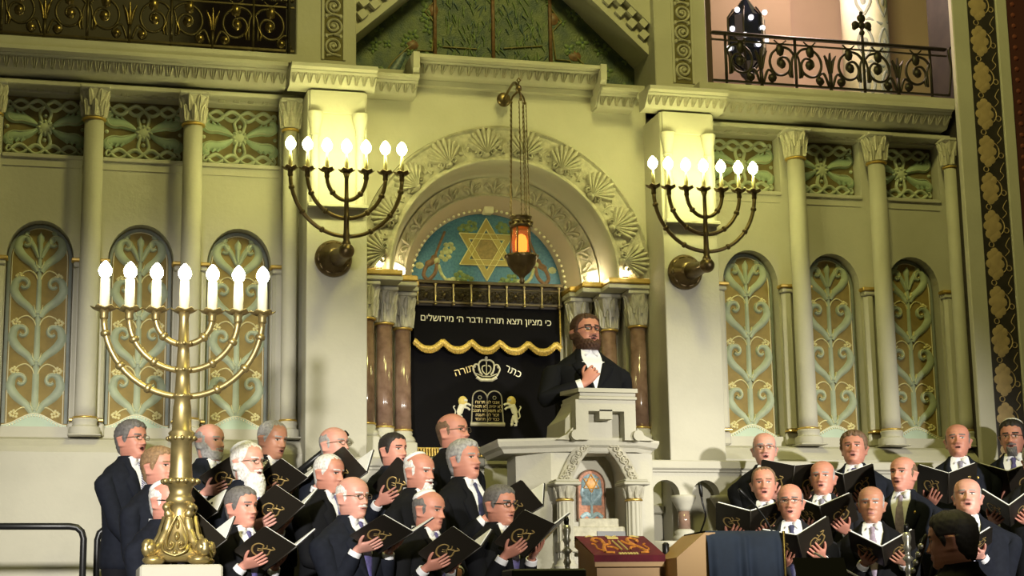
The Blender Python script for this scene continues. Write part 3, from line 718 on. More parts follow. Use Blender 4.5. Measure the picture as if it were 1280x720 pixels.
class Head:
    def __init__(s, d):
        s.d = d; s.fw = d.get('fw', 1.0); s.fat = d.get('fat', 0); s.open = d.get('mouth', .5); s.nose = d.get('nose', 1.0)
        s.M = Matrix.Translation((0, .015, 1.50)) @ Matrix.Rotation(R(d.get('hy', 0)), 4, 'Z') @ Matrix.Rotation(R(d.get('hp', 0)), 4, 'X') @ Matrix.Rotation(R(d.get('hr', 0)), 4, 'Y') @ Matrix.Translation((0, -.015, -1.50))
    def raw(s, phi, z):
        w, yf, yb, n = interp(HEAD, z)
        w *= s.fw; low = sstep((.09-z)/.07); w *= 1+.16*s.fat*low
        x, y = supe(w, yf, yb, n, phi)
        if cos(phi) > -.1:
            k = sstep((cos(phi)+.1)/.4); ax = abs(x); dy = 0
            # nose
            if .062 < z < .135:
                t = (z-.062)/.073
                if z < .078: pr = .026*sstep((z-.064)/.012)
                else: pr = .026-.021*((z-.078)/.055)**.8 if z < .133 else .004
                sg = .0075+.006*G((z-.076)/.012)
                dy -= s.nose*pr*G(x/sg)*1.0
            dy -= .006*G((ax-.015)/.006)*G((z-.073)/.006)*s.nose   # nostril wings
            dy += .011*G((ax-.032)/.015)*G((z-.116)/.0115)         # eye sockets
            dy -= .0052*G((ax-.032)/.0105)*G((z-.115)/.008)        # eyeballs
            dy -= .0055*G((ax-.030)/.02)*G((z-.134)/.0075)         # brow ridge
            dy -= .0045*G((ax-.044)/.015)*G((z-.082)/.016)         # cheek bones
            dy += .004*G((ax-.03)/.008)*G((z-.058)/.016)           # folds beside the mouth
            o = s.open
            dy -= .0065*G(x/.019)*(G((z-.0515-.005*o)/.0038)+G((z-.042+.005*o)/.0045))
            dy += .016*o*G(x/.0125)*G((z-.0465)/(.003+.005*o))     # open mouth
            dy += .003*G(x/.025)*G((z-.029)/.006)
            dy -= .005*G(x/.016)*G((z-.013)/.009)                  # chin
            y += dy*k
        e = G((abs(phi)-R(97))/R(8.5))*sstep((z-.060)/.012)*sstep((.136-z)/.012)
        e2 = G((abs(phi)-R(92))/R(5))*G((z-.098)/.016)
        x += math.copysign((.027*e-.011*e2)*(.7+.45*sstep((z-.08)/.05)), x); y += .013*e
        return V((x, y, z+HZ))
    def P(s, phi, z): return s.M @ s.raw(phi, z)
    def out(s, phi, z, t):
        p = s.raw(phi, z); c = V((0, .005, HZ+min(max(z, .05), .135))); n = (p-c).normalized()
        return s.M @ (p+n*t)
    def shell(s, mb, tf, mi=0):
        """a cap over the head; tf(phi, z, x) gives its thickness, none where 0"""
        zs = [z for z in HROWS if z > -.02]; idx = {}; T = {}
        for i, z in enumerate(zs):
            for j, ph in enumerate(PHI):
                p = s.raw(ph, z); T[i, j] = tf(ph, z, p.x)
        def vid(i, j):
            if (i, j) not in idx:
                t = T[i, j]; idx[i, j] = len(mb.v); mb.v.append(tuple(s.out(PHI[j], zs[i], t if t > 0 else max(t, -.012) if t < 0 else -.005)))
            return idx[i, j]
        for i in range(len(zs)-1):
            for j in range(NH):
                k = (j+1) % NH
                if max(T[i, j], T[i, k], T[i+1, j], T[i+1, k]) > 0:
                    mb.f.append([vid(i, j), vid(i, k), vid(i+1, k), vid(i+1, j)]); mb.m.append(mi)
        i = len(zs)-1
        if min(T[i, j] for j in range(NH)) > 0: mb.f.append([vid(i, j) for j in range(NH)]); mb.m.append(mi)
HAIRLINE = {'full': [(0, .186), (35, .184), (52, .172), (66, .14), (76, .10), (84, .082), (89, .104), (99, .112), (108, .092), (120, .058), (140, .03), (180, .014)],
            'receding': [(0, .207), (28, .210), (44, .205), (60, .165), (74, .12), (84, .09), (89, .106), (99, .112), (108, .092), (120, .058), (140, .03), (180, .014)]}
def hairfun(style, thick, seed):
    r = random.Random(seed); q = [r.uniform(0, 6) for _ in range(4)]
    def tf(phi, z, x):
        d = abs(math.degrees(phi))
        if 85 < d < 110 and z < .133: return -.004
        nz = 1+.22*sin(phi*17+q[0]+z*90)*sin(z*160+q[1])+.12*sin(phi*31+q[2])
        if style in HAIRLINE:
            for (a, za), (b, zb) in zip(HAIRLINE[style], HAIRLINE[style][1:]):
                if d <= b: h = za+(zb-za)*(d-a)/(b-a); break
            h += .004*sin(phi*13+q[3])
            if z < h: return min(-.0005, (z-h)*.3)
            t = thick*sstep((z-h)/.022)+.001
            if style == 'full' and d < 60: t += thick*.55*G((z-.196)/.014)*G(d/42)
            return t*nz
        if style == 'fringe':
            if d < 72: return 0
            if d < 76: return -.002
            for (a, za), (b, zb) in zip(HAIRLINE['full'], HAIRLINE['full'][1:]):
                if d <= b: h = za+(zb-za)*(d-a)/(b-a); break
            top = .176-.018*sstep((d-140)/40)+.005*sin(phi*11+q[3])-.03*sstep((90-d)/12)
            if z < h or z > top: return min(-.0005, (z-h if z < h else top-z)*.3)
            return (thick*sstep((z-h)/.02)*sstep((top-z)/.022)*sstep((d-76)/16)+.0012)*nz
        return 0
    return tf
def ringmatch(prev, pts):
    n = len(pts); best = None
    for rev in (0, 1):
        P = pts[::-1] if rev else pts
        for sft in range(n):
            c = sum((prev[i]-P[(i+sft) % n]).length_squared for i in range(n))
            if best is None or c < best[0]: best = (c, rev, sft)
    P = pts[::-1] if best[1] else pts
    return [P[(i+best[2]) % n] for i in range(n)]
def circ(c, d, r, n, r2=None):
    d = d.normalized(); ref = V((0, 0, 1)) if abs(d.z) < .95 else V((0, 1, 0))
    u = d.cross(ref).normalized(); w = d.cross(u)
    return [c+u*(r*cos(2*PI*i/n))+w*((r2 or r)*sin(2*PI*i/n)) for i in range(n)]
def gridmesh(mb, rings, holes=(), cap0=True, cap1=True, mif=None):
    """rings joined into a tube of quads; holes: (row0, row1, col0, col1) blocks left open. Returns the boundary loops of the holes"""
    n = len(rings[0]); b = len(mb.v); skip = set()
    for (r0, r1, c0, c1) in holes:
        for i in range(r0, r1):
            for j in range(c0, c1): skip.add((i, j % n))
    for r in rings: mb.v += [tuple(p) for p in r]
    for i in range(len(rings)-1):
        for j in range(n):
            if (i, j) in skip: continue
            k = (j+1) % n; mb.f.append([b+i*n+j, b+i*n+k, b+(i+1)*n+k, b+(i+1)*n+j]); mb.m.append(0)
    if cap0: mb.f.append([b+j for j in reversed(range(n))]); mb.m.append(0)
    if cap1: mb.f.append([b+(len(rings)-1)*n+j for j in range(n)]); mb.m.append(0)
    loops = []
    for (r0, r1, c0, c1) in holes:
        L = [(r0, c) for c in range(c0, c1)]+[(r, c1) for r in range(r0, r1)]+[(r1, c) for c in range(c1, c0, -1)]+[(r, c0) for r in range(r1, r0, -1)]
        loops.append([b+r*n+(c % n) for r, c in L])
    return loops
def bridge(mb, ids, pts, skipf=()):
    P = ringmatch([V(mb.v[i]) for i in ids], pts); n = len(P); b = len(mb.v); mb.v += [tuple(p) for p in P]
    new = [b+i for i in range(n)]
    for i in range(n):
        k = (i+1) % n; mb.f.append([ids[i], ids[k], new[k], new[i]]); mb.m.append(0)
    return new
def elbow(S, W, sgn, l1=.285, l2=.26, pole=None):
    d = W-S; L = min(d.length, l1+l2-.004); d.normalize(); a = (l1*l1-l2*l2+L*L)/(2*L); h = math.sqrt(max(0, l1*l1-a*a))
    pole = pole or V((sgn*.08, .16, -1)); p = (pole-d*pole.dot(d)).normalized()
    return S+d*a+p*h
SHO = lambda sgn: V((sgn*.205, .012, 1.375))
def handmesh(mb, ids, W, F, N, sgn, curl, spread=.0, thumb=.5):
    """palm, four fingers and thumb grown from the wrist ring. F: finger direction, N: palm normal, sgn: -1 right hand, 1 left"""
    F = F.normalized(); N = (N-F*N.dot(F)).normalized(); S = F.cross(N)*(-sgn)   # towards the index finger
    def ring(c, hw, ht, f=F, nrm=N):
        return [c+S*(hw*(1-q*.5))-nrm*ht*(1 if 0 < q < 4 else .7) for q in range(5)]+[c+S*(hw*(1-q*.5))+nrm*ht*(1 if 0 < q < 4 else .7) for q in range(4, -1, -1)]
    base = bridge(mb, ids, ring(W+F*.008, .027, .019))
    # keep the order top 0-4, bottom 4-0 from here on
    P = [V(mb.v[i]) for i in base]
    def bridge2(prev, pts, skip=None):
        b = len(mb.v); mb.v += [tuple(p) for p in pts]; new = [b+i for i in range(10)]
        for i in range(10):
            k = (i+1) % 10
            if i == skip: continue
            mb.f.append([prev[i], prev[k], new[k], new[i]]); mb.m.append(0)
        return new
    # find the rotation of base that follows the ring order
    r0 = ring(W+F*.008, .027, .019); order = [min(range(10), key=lambda i: (P[i]-r0[q]).length) for q in range(10)]
    base = [base[i] for i in order]
    a = bridge2(base, ring(W+F*.026, .034, .0175))
    b = bridge2(a, ring(W+F*.055, .0425, .0155), skip=9)
    c = bridge2(b, ring(W+F*.094, .0415, .0125))
    def digit(quad, dirs, lens, wid, thick, wax, first):
        ids = quad
        cen = sum((V(mb.v[i]) for i in quad), V())/4
        for q, (d, l) in enumerate(zip(dirs, lens)):
            cen = cen+d*l; nn = d.cross(wax).normalized()
            t = (1, .92, .78, .5)[q] if len(lens) == 4 else (1, .9, .55)[q]
            pts = ringmatch([V(mb.v[i]) for i in ids], [cen+wax*wid*t+nn*thick*t, cen-wax*wid*t+nn*thick*t, cen-wax*wid*t-nn*thick*t, cen+wax*wid*t-nn*thick*t])
            b0 = len(mb.v); mb.v += [tuple(p) for p in pts]; new = [b0+i for i in range(4)]
            for i in range(4): mb.f.append([ids[i], ids[(i+1) % 4], new[(i+1) % 4], new[i]]); mb.m.append(0)
            ids = new
        mb.f.append(ids); mb.m.append(0)
    for q, L in enumerate((.074, .083, .077, .060)):
        quad = [c[q], c[q+1], c[8-q], c[9-q]]
        sp = S*((1.5-q)*spread); cu = curl*(1+.12*q)
        ds = []
        for k in (.3, .75, 1.5, 1.9): ds.append(((F+sp).normalized()*cos(cu*k)+N*sin(cu*k)).normalized())
        digit(quad, ds, [L*.12, L*.38, L*.30, L*.22], .0088, .0085, S, q)
    quad = [a[9], a[0], b[0], b[9]]
    d0 = (S*.8+F*.55+N*.25).normalized(); d1 = (S*(.5-.5*thumb)+F*.8+N*(.2+.5*thumb)).normalized()
    digit(quad, [d0, d0.lerp(d1, .6).normalized(), d1], [.022, .03, .028], .0115, .010, (F-d0*F.dot(d0)).normalized(), 0)

JACK = [(.80, .205, .128, .138, 2.4), (.93, .200, .125, .138, 2.4), (1.06, .187, .120, .122, 2.4), (1.19, .198, .124, .124, 2.4), (1.29, .208, .125, .13, 2.5), (1.35, .212, .120, .128, 2.5), (1.41, .204, .108, .118, 2.5), (1.447, .178, .092, .108, 2.35), (1.472, .140, .078, .100, 2.2), (1.495, .100, .068, .094, 2.1), (1.515, .078, .062, .090, 2.0), (1.53, .070, .058, .086, 2.0)]
JROWS = [.80, .87, .94, 1.0, 1.06, 1.12, 1.19, 1.25, 1.29, 1.335, 1.375, 1.41, 1.447, 1.472, 1.495, 1.515, 1.53]
MCACHE = {}
def cm(name, col, rough, **k):
    key = (name, tuple(col))
    if key not in MCACHE: MCACHE[key] = mat(name, col, rough, **k)
    return MCACHE[key]
SUITS = [cm('dark_navy_wool', (.0105, .0125, .020), .85, spec=.15, var=.12, scale=30, bump=.15, bscale=9), cm('charcoal_wool', (.015, .0155, .019), .85, spec=.15, var=.12, scale=30, bump=.15, bscale=9), cm('black_wool', (.0065, .0068, .0085), .85, spec=.15, bump=.15, bscale=9)]
SHIRT = cm('white_shirt_cotton', (.82, .82, .84), .75)
TROUS = cm('black_trouser_wool', (.008, .008, .011), .85, spec=.15)
SHOE = cm('black_shoe_leather', (.012, .012, .012), .35)
SKINS = [(.62, .275, .205), (.57, .245, .175), (.45, .205, .13), (.66, .325, .255)]
EYEW = cm('eye_white', (.52, .47, .43), .35); EYED = cm('dark_iris', (.03, .02, .015), .3); MOUTH = cm('open_mouth', (.05, .012, .010), .6)
LIP = cm('lip', (.45, .17, .14), .5)
HAIRS = {'white': (.72, .70, .66), 'grey': (.34, .33, .32), 'dark_grey': (.14, .13, .125), 'brown': (.16, .095, .055), 'light_brown': (.27, .165, .085), 'black': (.022, .017, .014), 'red_brown': (.06, .024, .012)}
LENS = cm('clear_lens', (.9, .9, .9), .05, alpha=.12)
PIN = GOLD
def person(name_label, d):
    """d: world place, turn, height and all that distinguishes one person"""
    H = d['h']/1.75; a = R(d['a'])
    base = V(d['base']); M = Matrix.Translation(base) @ Matrix.Rotation(a, 4, 'Z') @ Matrix.Scale(H, 4)
    inv = M.inverted(); hd = Head(d); wide = d.get('wide', 1.0); belly = d.get('belly', 0)
    skin = cm('skin_%d' % d.get('skin', 0), SKINS[d.get('skin', 0)], .5, var=.05, scale=18)
    hc = HAIRS[d.get('hc', 'grey')]; hmat = cm('hair_'+d.get('hc', 'grey'), hc, .7, var=.25, scale=60)
    bc = d.get('bc', d.get('hc', 'grey')); bmat = cm('hair_'+bc, HAIRS[bc], .7, var=.25, scale=60)
    # ---- body: torso, neck and head in one skin, arms and hands grown from it
    mb = MB(); rings = []
    for z in BROWS:
        w, yf, yb, n = interp(BODY, z); rings.append([V((*supe(w*wide if z < 1.42 else w, yf, yb, n, ph, .012 if z > 1.45 else .0), z)) for ph in PHI])
    nb = len(rings)
    for i, z in enumerate(HROWS): rings.append([hd.P(ph, z) for ph in PHI])
    jl = min(range(NH), key=lambda j: abs(PHI[j]+PI/2)); jr = min(range(NH), key=lambda j: abs(PHI[j]-PI/2))
    loops = gridmesh(mb, rings, [(4, 6, jl-1, jl+2), (4, 6, jr-1, jr+2)])
    # which of the face's quads are eye, lip, mouth, brow
    k = 0; nf = len(mb.f); n = NH; o = hd.open
    for fi in range(nf):
        f = mb.f[fi]
        if len(f) != 4 or min(f) < nb*n: continue
        i = min(f)//n-nb; j = min(x % n for x in f) if not (0 in [x % n for x in f] and n-1 in [x % n for x in f]) else n-1
        if i >= len(HROWS)-1: continue
        ph = (PHI[j]+PHI[(j+1) % n])/2 if j < n-1 else PI; z = (HROWS[i]+HROWS[i+1])/2
        if abs(ph) > 1.2: continue
        x = hd.raw(ph, z).x; ax = abs(x)
        if ((ax-.032)/.0135)**2+((z-.1155)/.0055)**2 < 1: mb.m[fi] = 2 if abs(ax-.031) < .0058 else 1
        elif ((ax-.032)/.0155)**2+((z-.1195)/.0045)**2 < 1: mb.m[fi] = 2
        elif .0125 < ax < .052 and abs(z-(.1345+.003*sin((ax-.012)/.04*PI))) < .0042: mb.m[fi] = 5
        elif (x/.0175)**2+((z-.0465)/(.0022+.0085*o))**2 < 1: mb.m[fi] = 4
        elif (x/.026)**2+((z-.0465)/(.0075+.0085*o))**2 < 1: mb.m[fi] = 3
    arms = d.get('arms', {}); jarm = {}
    for sgn, loop in ((-1, loops[0]), (1, loops[1])):
        A = arms.get(sgn) or {'w': V((sgn*.30, -.02, .80)), 'F': V((0, -.1, -1)), 'N': V((-sgn, 0, 0)), 'curl': .45}
        S = SHO(sgn); W = V(A['w']); E = elbow(S, W, sgn, pole=A.get('pole'))
        if (W-S).length > .535: W = S+(W-S).normalized()*.535
        L = loop; pr = V((sgn*.185*wide, .01, 1.36))
        for c, dr, r in ((S+V((sgn*.01, 0, 0)), (E-S)+V((sgn*.15, 0, 0)), .05), (S.lerp(E, .5), E-S, .045), (E, (E-S).normalized()+(W-E).normalized(), .042), (E.lerp(W, .4), W-E, .040), (E.lerp(W, .97), W-E, .027)):
            L = bridge(mb, L, circ(c, dr, r, 10))
        handmesh(mb, L, W, V(A['F']), V(A['N']), sgn, A.get('curl', .5), A.get('spread', .05), A.get('thumb', .5))
        jarm[sgn] = (S, E, W)
    body = mb.build('person', [skin, EYEW, EYED, LIP, MOUTH, hmat if d.get('hair') else cm('hair_grey', HAIRS['grey'], .7, var=.25, scale=60)], None, True, sub=1)
    body.matrix_world = M
    tag(body, name_label, 'person', d.get('group'))
    # ---- hair, beard, cap, glasses
    if d.get('hair'):
        mb = MB(); hd.shell(mb, hairfun(d['hair'], d.get('ht', .010), d['a']*7+d['h']*100)); mb.build('hair', hmat, body)
    bd = d.get('beard'); q0 = d['h']*77
    if bd:
        mb = MB()
        def bf(phi, z, x):
            ax = abs(x); dg = abs(math.degrees(phi)); nz = 1+.25*sin(phi*23+q0)*sin(z*210)
            if dg > 104: return 0
            mo = (x/.021)**2+((z-.0455)/(.005+.009*o))**2
            if mo < 1: return 0
            t = 0
            if bd in ('full', 'long', 'short'):
                topz = .050+.060*sstep((dg-42)/38); 
                if z < topz and dg < 99 and z > -.008: t = (.004 if bd == 'short' else .011)*sstep((topz-z)/.012)+.001
                if bd in ('full', 'long') and z < .03: t += .012*G(x/.035)
            if bd == 'goatee' and ax < .036 and z < .046: t = .008*sstep((.036-ax)/.01)+.001
            if bd in ('full', 'long', 'short', 'goatee', 'moustache') and ax < .033 and .0545+.004*o < z < .069-ax*.25: t = max(t, .0075)
            return t*nz
        hd.shell(mb, bf)
        if bd == 'long':
            rings = []
            for z, w, yf, yb in ((.045, .062, .092, .03), (.02, .072, .104, .02), (-.02, .074, .116, .0), (-.06, .066, .118, -.03), (-.10, .050, .114, -.06), (-.135, .030, .108, -.08), (-.15, .010, .102, -.094)):
                rings.append([hd.M @ V((w*sin(2*PI*j/28)*(1+.06*sin(j*2.3+z*60)), -((yf+yb)/2+(yf-yb)/2*cos(2*PI*j/28))*(1+.03*sin(j*3.1+z*40)), HZ+z)) for j in range(28)])
            mb.loft(rings)
        mb.build('moustache' if bd == 'moustache' else 'beard', bmat, body)
    if d.get('cap'):
        mb = MB(); ax_ = V((0, .50, 1)).normalized(); base_t = .004+(d.get('ht', .010) if d.get('hair') in HAIRLINE else 0)
        def kf(phi, z, x):
            p = hd.raw(phi, z); v = (p-V((0, .012, HZ+.125))).normalized(); an = math.degrees(v.angle(ax_))
            return min(base_t+.006, (46-an)*.0022) if an < 52 else 0
        hd.shell(mb, kf); mb.build('skullcap', cm('%s_skullcap' % d['cap'], (.80, .80, .80) if d['cap'] == 'white' else (.02, .02, .022), .8), body)
    if d.get('glasses'):
        mb = MB(); T = lambda x, y, z: hd.M @ V((x, y, HZ+z)); yy = -.106; wr = .0017 if d['glasses'] == 'thin' else .0028
        for e in (-1, 1):
            mb.tube([T(e*.033+.0215*math.copysign(abs(cos(t))**.7, cos(t)), yy+.004*abs(cos(t)), .1145+.0145*math.copysign(abs(sin(t))**.7, sin(t))) for t in [2*PI*i/16 for i in range(17)]], wr, 6)
            mb.tube([T(e*.054, yy+.002, .118), T(e*.066*hd.fw, yy+.02, .119), T(e*.080*hd.fw, -.04, .118), T(e*.083*hd.fw, .012, .116), T(e*.082*hd.fw, .022, .105)], wr, 6)
        mb.tube([T(-.0125, yy, .117), T(0, yy-.004, .120), T(.0125, yy, .117)], wr, 6)
        fr = mb.build('glasses', cm('thin_metal_frame', (.30, .24, .18), .3, metal=.8) if d['glasses'] == 'thin' else cm('dark_frame', (.02, .018, .016), .3), body)
    # ---- jacket
    su = SUITS[d.get('suit', 0)]; NJ = 40; PJ = [-PI+2*PI*j/NJ for j in range(NJ)]
    def jring(z, off=0):
        w, yf, yb, n = interp(JACK, z); b = belly*.07*G((z-1.03)/.14)
        ww = (w*wide if z < 1.44 else w)+belly*.02*G((z-1.0)/.15)+off
        return ww, yf+b+off, yb+off, n
    mb = MB(); rings = [[V((*supe(*jring(z), ph, .012 if z > 1.43 else 0), z)) for ph in PJ] for z in JROWS]
    loops = gridmesh(mb, rings, [(8, 11, 8, 12), (8, 11, 28, 32)], cap1=False)
    for sgn, loop in ((-1, loops[0]), (1, loops[1])):
        S, E, W = jarm[sgn]; L = loop; f = .92 if wide < 1.05 else 1.05
        S2 = V((sgn*.212*wide, .012, 1.375))
        for c, dr, r in ((S2+(E-S).normalized()*.02+V((sgn*.012, 0, 0)), (E-S).normalized()+V((sgn*.45, 0, 0)), .078), (S2.lerp(E, .3)+V((sgn*.006, 0, 0)), E-S, .073), (S2.lerp(E, .6), E-S, .066), (S2.lerp(E, .9), E-S, .062), (E+((E-S).normalized()-(W-E).normalized())*.012, (E-S).normalized()+(W-E).normalized(), .060), (E.lerp(W, .18), W-E, .057), (E.lerp(W, .5), W-E, .052), (E.lerp(W, .84), W-E, .044), (E.lerp(W, .845), W-E, .036)):
            L = bridge(mb, L, circ(c, dr, r*f, 14))
        mb.f.append(L); mb.m.append(0)
    jk = mb.build('jacket', su, body, True, sub=1)
    def front(x, z, off):
        w, yf, yb, n = jring(z); q = min(.995, abs(x)/w); return V((x, (.012 if z > 1.43 else 0)-yf*(1-q**n)**(1/n)-off, z))
    # ---- shirt front, collar and cuffs
    zb = d.get('vz', 1.11)
    vw = lambda z: max(.0, min(.074, (z-zb)/(1.46-zb)*.074)) if z < 1.46 else .074-.016*(z-1.46)/.07
    mb = MB(); zs = [zb+(1.525-zb)*i/16 for i in range(17)]
    mb.loft([[front(min(vw(z)*1.15, .70*jring(z)[0])*(-1+2*j/10), z, .004+.004*sstep((z-1.44)/.05)) for j in range(11)] for z in zs], cap=False, closed=False)
    nk = hd.M
    cr = []
    for z, r in ((1.475, .078), (1.50, .071), (1.528, .068), (1.526, .062)):
        cr.append([V((r*sin(t), .014-(r*.93 if cos(t) > 0 else r*1.30)*cos(t), z+(.012*(-cos(t))))) for t in [2*PI*j/28 for j in range(28)]])
    mb.loft(cr, cap=False)
    for e in (-1, 1):
        P = [V((e*.006, -.058, 1.508)), V((e*.050, -.040, 1.525)), V((e*.066, -.016, 1.508)), V((e*.040, -.078, 1.468)), V((e*.014, -.070, 1.488))]
        Q = [p+V((0, -.006, 0)) for p in P]
        mb.add(P+Q, [(0, 1, 2, 3, 4), (9, 8, 7, 6, 5)]+[(i, (i+1) % 5, 5+(i+1) % 5, 5+i) for i in range(5)])
    mb.build('shirt', d.get('shirt', SHIRT), body, True)
    for sgn in (-1, 1):
        S, E, W = jarm[sgn]; mb = MB(); dr = (W-E).normalized()
        mb.loft([circ(E.lerp(W, t), dr, r, 14) for t, r in ((.82, .038), (.93, .037), (.95, .036), (.95, .030))], cap=False); mb.build('shirt_cuff', d.get('shirt', SHIRT), body)
    # ---- lapels
    mb = MB()
    for e in (-1, 1):
        rows = []
        for i in range(15):
            z = zb+(1.515-zb)*i/14; u = i/14; x0 = vw(z); wl = .012+.075*sstep(u/.62) if u < .66 else (.052-.028*(u-.66)/.34)
            x0 = max(x0-.006, 0.0)
            rows.append([front(e*x0, z, .006), front(e*(x0+.004), z, .014), front(e*(x0+wl*.5), z, .015), front(e*(x0+wl-.003), z, .012), front(e*(x0+wl), z, .002)])
        mb.loft(rows, cap=False, closed=False)
    # front edge below the button, pocket flaps
    for z0 in (zb-.02, zb-.12): mb.sphere(tuple(front(.012, z0, .006)), (.010, .005, .010), 8, 6)
    mb.build('lapel', su, body, True)
    if d.get('pin'):
        mb = MB(); p = front(.105, 1.37, .016); mb.sphere(tuple(p), (.008, .004, .010), 8, 6); mb.build('lapel_pin', PIN, body)
    # ---- tie
    if d.get('tie') is not None:
        mb = MB(); zt = 1.482; rows = []
        for z, w in ((zt+.010, .012), (zt+.004, .020), (zt-.028, .013), (zt-.034, .014), (1.40, .024), (1.30, .032), (1.2, .038), (zb+.01, .040)):
            w = min(w, max(.008, vw(z)*1.05) if z < 1.42 else w)
            b = .016 if z > 1.44 else .012
            rows.append([front(-w, z, b-.004), front(-w*.5, z, b+.002), front(0, z, b+.004), front(w*.5, z, b+.002), front(w, z, b-.004)])
        rows.reverse(); mb.loft(rows, cap=False, closed=False)
        mb.build('tie', d['tie'], body, True)
    # ---- trousers and shoes
    mb = MB(); NT = 24
    def tr(z, w, yf, yb): return [V((*supe(w*wide, yf, yb, 2.3, -PI+2*PI*j/NT), z)) for j in range(NT)]
    top = [tr(1.0, .178, .108, .115), tr(.9, .185, .110, .125), tr(.82, .186, .108, .125)]
    gridmesh(mb, top, cap1=False, cap0=True) if False else None
    b0 = len(mb.v)
    for r in top: mb.v += [tuple(p) for p in r]
    for i in range(2):
        for j in range(NT): k = (j+1) % NT; mb.f.append([b0+i*NT+j, b0+i*NT+k, b0+(i+1)*NT+k, b0+(i+1)*NT+j]); mb.m.append(0)
    mb.f.append([b0+j for j in range(NT)]); mb.m.append(0)
    last = b0+2*NT
    for e in (-1, 1):
        idx = [last+j % NT for j in (range(NT//2, NT+1) if e > 0 else range(0, NT//2+1))]; L = idx
        for c, dr, r in (((V((e*.10, -.10, .80)), V((0, -1, -.4)), .085), (V((e*.11, -.38, .83)), V((0, -1, -.2)), .075), (V((e*.115, -.46, .80)), V((0, -.7, -1)), .07), (V((e*.12, -.47, .62)), V((0, 0, -1)), .064), (V((e*.12, -.45, .475)), V((0, 0, -1)), .066)) if d.get('seated') else
                         ((V((e*.092, 0, .72)), V((0, 0, -1)), .088), (V((e*.092, 0, .5)), V((0, 0, -1)), .072), (V((e*.095, 0, .28)), V((0, 0, -1)), .064), (V((e*.098, 0, .075)), V((0, 0, -1)), .066))):
            L = bridge(mb, L, circ(c, dr, r, len(idx), r*1.05))
        mb.f.append(L); mb.m.append(0)
    mb.build('trousers', TROUS if d.get('suit', 0) != 1 else su, body, True)
    for e in (-1, 1):
        mb = MB(); mb.loft([[V((e*.10+w*sin(2*PI*j/14), -cy-l*cos(2*PI*j/14), z)) for j in range(14)] for z, w, l, cy in ((0, .046, .14, .05), (.02, .049, .143, .05), (.045, .045, .13, .045), (.07, .042, .09, .012), (.1, .046, .06, -.01))]); o_ = mb.build('shoe', SHOE, body)
        if d.get('seated'): o_.location = (e*.02, -.45, .40)
    return body, M, inv, jarm

# ------------------------------------------------------------------ song folders
COVER = cm('black_folder_leatherette', (.022, .018, .013), .42); EMBLEM = cm('gold_stamping', (.60, .42, .15), .4, metal=.5); LININGBLUE = cm('blue_folder_lining', (.03, .035, .11), .6)
def folder(M, beta, label, group='black song folders of the choir', scale=1.0):
    """M: frame with the spine along z, outer covers towards -y"""
    t = empty('song_folder', (0, 0, 0), 0, label, 'folder', group); t.matrix_world = M @ Matrix.Scale(scale, 4)
    W, H = .212, .285
    for e in (-1, 1):
        def T(u, v, k, e=e): # u along the cover from the spine, v up, k out of the cover
            return V((e*(u*cos(beta)+k*sin(beta)), u*sin(beta)-k*cos(beta), v))
        mb = MB(); ou = [(0, -H/2), (W-.01, -H/2), (W, -H/2+.01), (W, H/2-.01), (W-.01, H/2), (0, H/2)]
        mb.prism(ou, lambda u, v: T(u, v, .003), lambda u, v: T(u, v, 0)); c = mb.build('cover', COVER, t, smooth=False)
        mb = MB(); mb.prism([(.004, -H/2+.008), (W-.006, -H/2+.008), (W-.006, H/2-.008), (.004, H/2-.008)], lambda u, v: T(u, v, -.0005), lambda u, v: T(u, v, -.003)); mb.build('cover_lining', LININGBLUE, t, smooth=False)
        mb = MB(); mb.prism([(.006, -H/2+.004), (W-.012, -H/2+.004), (W-.012, H/2-.006), (.006, H/2-.006)], lambda u, v: T(u, v, -.0035), lambda u, v: T(u, v, -.010)); mb.build('sheet_music', PAPER, t, smooth=False)
        f = lambda u, v, k, e=e: T(.115+e*u, -.02+v, .0035+k)
        mb = MB(); ly = smoothpath([(.0, .012), (-.012, .038), (-.038, .030), (-.048, -.005), (-.03, -.042), (0, -.055), (.03, -.042), (.048, -.005), (.038, .03), (.05, .055), (.028, .06)], 5); mb.relief(ly, [.007, .009, .011, .009, .007], .0016, f)
        mb.relief(smoothpath([(.0, .055), (.012, .035), (.0, .012), (.02, .03), (.045, .042)], 4), .006, .0016, f)
        mb.relief([(-.02, -.005), (.0, .008), (.02, -.008)], .005, .0012, f); mb.relief([(-.012, -.018), (.012, .0), (.014, -.02)], .004, .0012, f)
        mb.build('emblem', EMBLEM, t)
    mb = MB(); mb.lathe([(.005, -H/2), (.005, H/2)], (0, -.001, 0), 8); mb.build('spine', COVER, t)
    return t
TIES = {'violet': cm('violet_tie', (.075, .065, .20), .55, var=.3, scale=40), 'navy': cm('navy_tie', (.03, .032, .095), .55, var=.2, scale=40), 'lilac': cm('lilac_tie', (.30, .24, .34), .55, var=.2, scale=40), 'grey': cm('grey_violet_tie', (.20, .19, .26), .55, var=.3, scale=50)}
